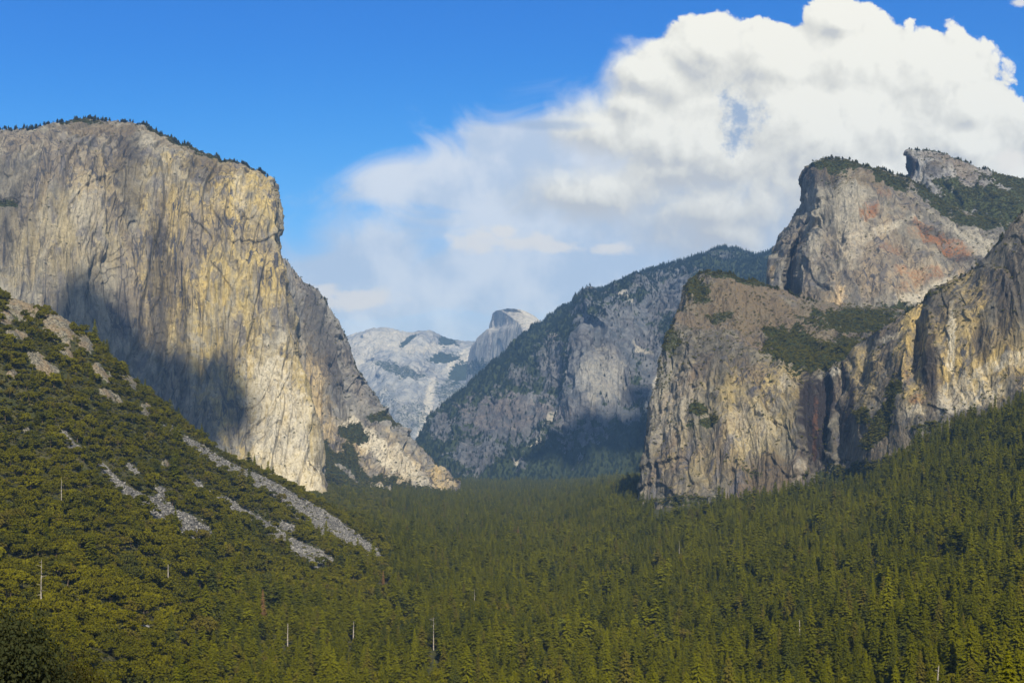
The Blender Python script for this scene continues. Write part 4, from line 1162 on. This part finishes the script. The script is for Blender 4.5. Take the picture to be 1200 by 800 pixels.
CUM = [(1000, 70, 90, 75), (1100, 95, 88, 70), (1145, 130, 60, 60), (900, 75, 80, 60), (830, 60, 75, 52), (760, 90, 75, 55), (700, 150, 90, 60), (960, 160, 200, 110), (1130, 170, 75, 70), (820, 180, 150, 90), (1190, 205, 40, 42), (700, 230, 150, 60), (850, 270, 150, 60), (985, 25, 48, 30), (1235, 170, 60, 60),(740, 120, 60, 50), (1010, 225, 230, 80), (1170, 240, 120, 90), (840, 250, 190, 60)]
VEIL = [(440, 315, 95, 75), (780, 215, 230, 110), (700, 260, 200, 60), (560, 215, 130, 50), (640, 240, 200, 70), (480, 215, 90, 35), (620, 180, 110, 50), (800, 260, 320, 110), (600, 330, 330, 60), (440, 350, 150, 40), (900, 330, 300, 80), (1150, 260, 120, 120)]
LOW = [(560, 282, 42, 16), (610, 285, 46, 13), (650, 290, 40, 9), (590, 272, 24, 11), (420, 350, 60, 16), (370, 345, 50, 14), (720, 292, 30, 10), (1185, 190, 30, 16), (1195, 3, 14, 7)]


def dens(vec):
    wob = nt.v('SCALE', nt.v('SUBTRACT', noise2(vec, 1 / 60, 5, .6, color=True), (.5, .5, .5)), scale=44.0)
    wv = nt.v('ADD', vec, wob)
    vo_ = nt.node('ShaderNodeTexVoronoi', voronoi_dimensions='2D', feature='SMOOTH_F1', ins={'Vector': wv, 'Scale': 1 / 46})
    vo_.inputs['Detail'].default_value = 3; vo_.inputs['Roughness'].default_value = .5; vo_.inputs['Smoothness'].default_value = .35
    puff = nt.m('SUBTRACT', .5, vo_.outputs['Distance'])
    fb = nt.m('SUBTRACT', noise2(vec, 1 / 90, 8, .62), .5)
    base = blobs(vec, CUM)
    return nt.m('ADD', base, nt.m('ADD', nt.m('MULTIPLY', puff, .26), nt.m('MULTIPLY', fb, .42))), puff, fb


D0, pf0, fb0 = dens(cx)
D1, pf1, fb1 = dens(nt.v('ADD', cx, (9, -12, 0)))       # a little towards the light
c_edge = nt.ramp(D0, .0, nt.m('MAXIMUM', nt.ramp(bx, 690, 800, .75, .09), nt.ramp(bz_, 130, 260, .06, .8)))
relief = nt.m('SUBTRACT', D0, D1)
lum = nt.m('ADD', .69, nt.m('MULTIPLY', relief, .6))
lum = nt.m('ADD', lum, nt.m('MULTIPLY', nt.ramp(nt.v('LENGTH', nt.v('MULTIPLY', nt.v('SUBTRACT', cx, (1010, 95, 0)), (1 / 300, 1 / 150, 0))), 0, 1), -.10))
lum = nt.m('ADD', lum, nt.m('MULTIPLY', fb0, .12))
lum = nt.m('ADD', lum, nt.m('MULTIPLY', nt.ramp(bz_, 120, 290), -.09))
lum = nt.m('MINIMUM', nt.m('MAXIMUM', lum, .44), .70)
ccol = nt.mix(nt.ramp(lum, .36, .56), (.94, .92, .86), (1.0, .945, .78))
ccol = nt.v('SCALE', ccol, scale=lum)

vf = noise2(nt.v('MULTIPLY', cx, (.55, 1, 1)), 1 / 70, 8, .6, .6)
vd = nt.m('ADD', blobs(cx, VEIL, .4), nt.m('MULTIPLY', nt.m('SUBTRACT', vf, .5), 1.3))
veil = nt.m('MAXIMUM', nt.m('MULTIPLY', nt.ramp(vd, -.3, .5), .86), nt.ramp(bz_, 250, 400, 0, .82))
vcol = nt.mix(nt.ramp(noise2(cx, 1 / 120, 5, .6), .35, .65), (.43, .46, .485), (.62, .605, .56))
ld = nt.m('ADD', blobs(cx, LOW, .2), nt.m('MULTIPLY', nt.m('SUBTRACT', noise2(nt.v('MULTIPLY', cx, (.6, 1, 1)), 1 / 22, 6, .65), .5), 1.6))
low = nt.m('MULTIPLY', nt.ramp(ld, -.05, .6), .8)
# gaps: a slaty opening in the tower and a thin streak
gap = blobs(cx, [(868, 135, 30, 38), (865, 160, 20, 28)], .2)
gap = nt.m('MULTIPLY', nt.ramp(nt.m('ADD', gap, nt.m('MULTIPLY', nt.m('SUBTRACT', noise2(cx, 1 / 24, 7, .7), .5), 2.6)), .0, 1.0), .8)
strk = blobs(cx, [(640, 147, 66, 9)], .2)
strk = nt.m('MULTIPLY', nt.ramp(nt.m('ADD', strk, nt.m('MULTIPLY', fb0, 1.0)), .0, .8), .5)

hs = nt.node('ShaderNodeHueSaturation', ins={'Hue': .5, 'Saturation': SKY_SAT, 'Value': 1.0, 'Color': sky.outputs[0]})
skyc = nt.v('MULTIPLY', nt.v('MULTIPLY', hs.outputs[0], tuple(SKY_STR * k for k in SKY_TINT)), nt.node('ShaderNodeCombineXYZ', ins={0: nt.ramp(bz_, 0, 320, .4, 2.8), 1: nt.ramp(bz_, 0, 300, .88, 1.25), 2: nt.ramp(bz_, 0, 300, 1.0, 1.0)}).outputs[0])
cs = CLOUD_STR
col_ = nt.mix(veil, skyc, nt.v('SCALE', vcol, scale=cs))
col_ = nt.mix(c_edge, col_, nt.v('SCALE', ccol, scale=cs))
col_ = nt.mix(low, col_, tuple(k * cs for k in (.68, .62, .51)))
col_ = nt.mix(nt.m('MAXIMUM', gap, strk), col_, tuple(k * cs for k in (.17, .24, .36)))
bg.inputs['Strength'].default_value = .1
# outside the eastern sector, unseen white cloud added to neutralise the blue fill light
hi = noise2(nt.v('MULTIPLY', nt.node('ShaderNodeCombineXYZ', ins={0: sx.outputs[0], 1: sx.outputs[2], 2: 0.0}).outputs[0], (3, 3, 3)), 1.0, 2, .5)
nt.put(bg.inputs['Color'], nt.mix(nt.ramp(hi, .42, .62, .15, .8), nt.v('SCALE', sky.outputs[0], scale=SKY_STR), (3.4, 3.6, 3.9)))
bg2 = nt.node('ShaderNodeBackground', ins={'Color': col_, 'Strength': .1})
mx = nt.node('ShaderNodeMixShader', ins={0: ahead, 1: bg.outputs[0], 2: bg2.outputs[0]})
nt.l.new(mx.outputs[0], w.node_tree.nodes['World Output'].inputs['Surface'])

# ------------------------------------------------------------------ render
sc.view_settings.view_transform = 'Standard'; sc.view_settings.look = 'None'; sc.view_settings.gamma = 1
sc.view_settings.exposure = EXPOSURE
sc.view_settings.use_curve_mapping = False
cy = sc.cycles
cy.max_bounces = 5; cy.diffuse_bounces = 2; cy.glossy_bounces = 1; cy.transmission_bounces = 2; cy.volume_bounces = 0; cy.transparent_max_bounces = 4
cy.use_denoising = True
try:
    cy.denoiser = 'OPENIMAGEDENOISE'
except Exception:
    pass
print('script', round(time.time() - T0, 1))
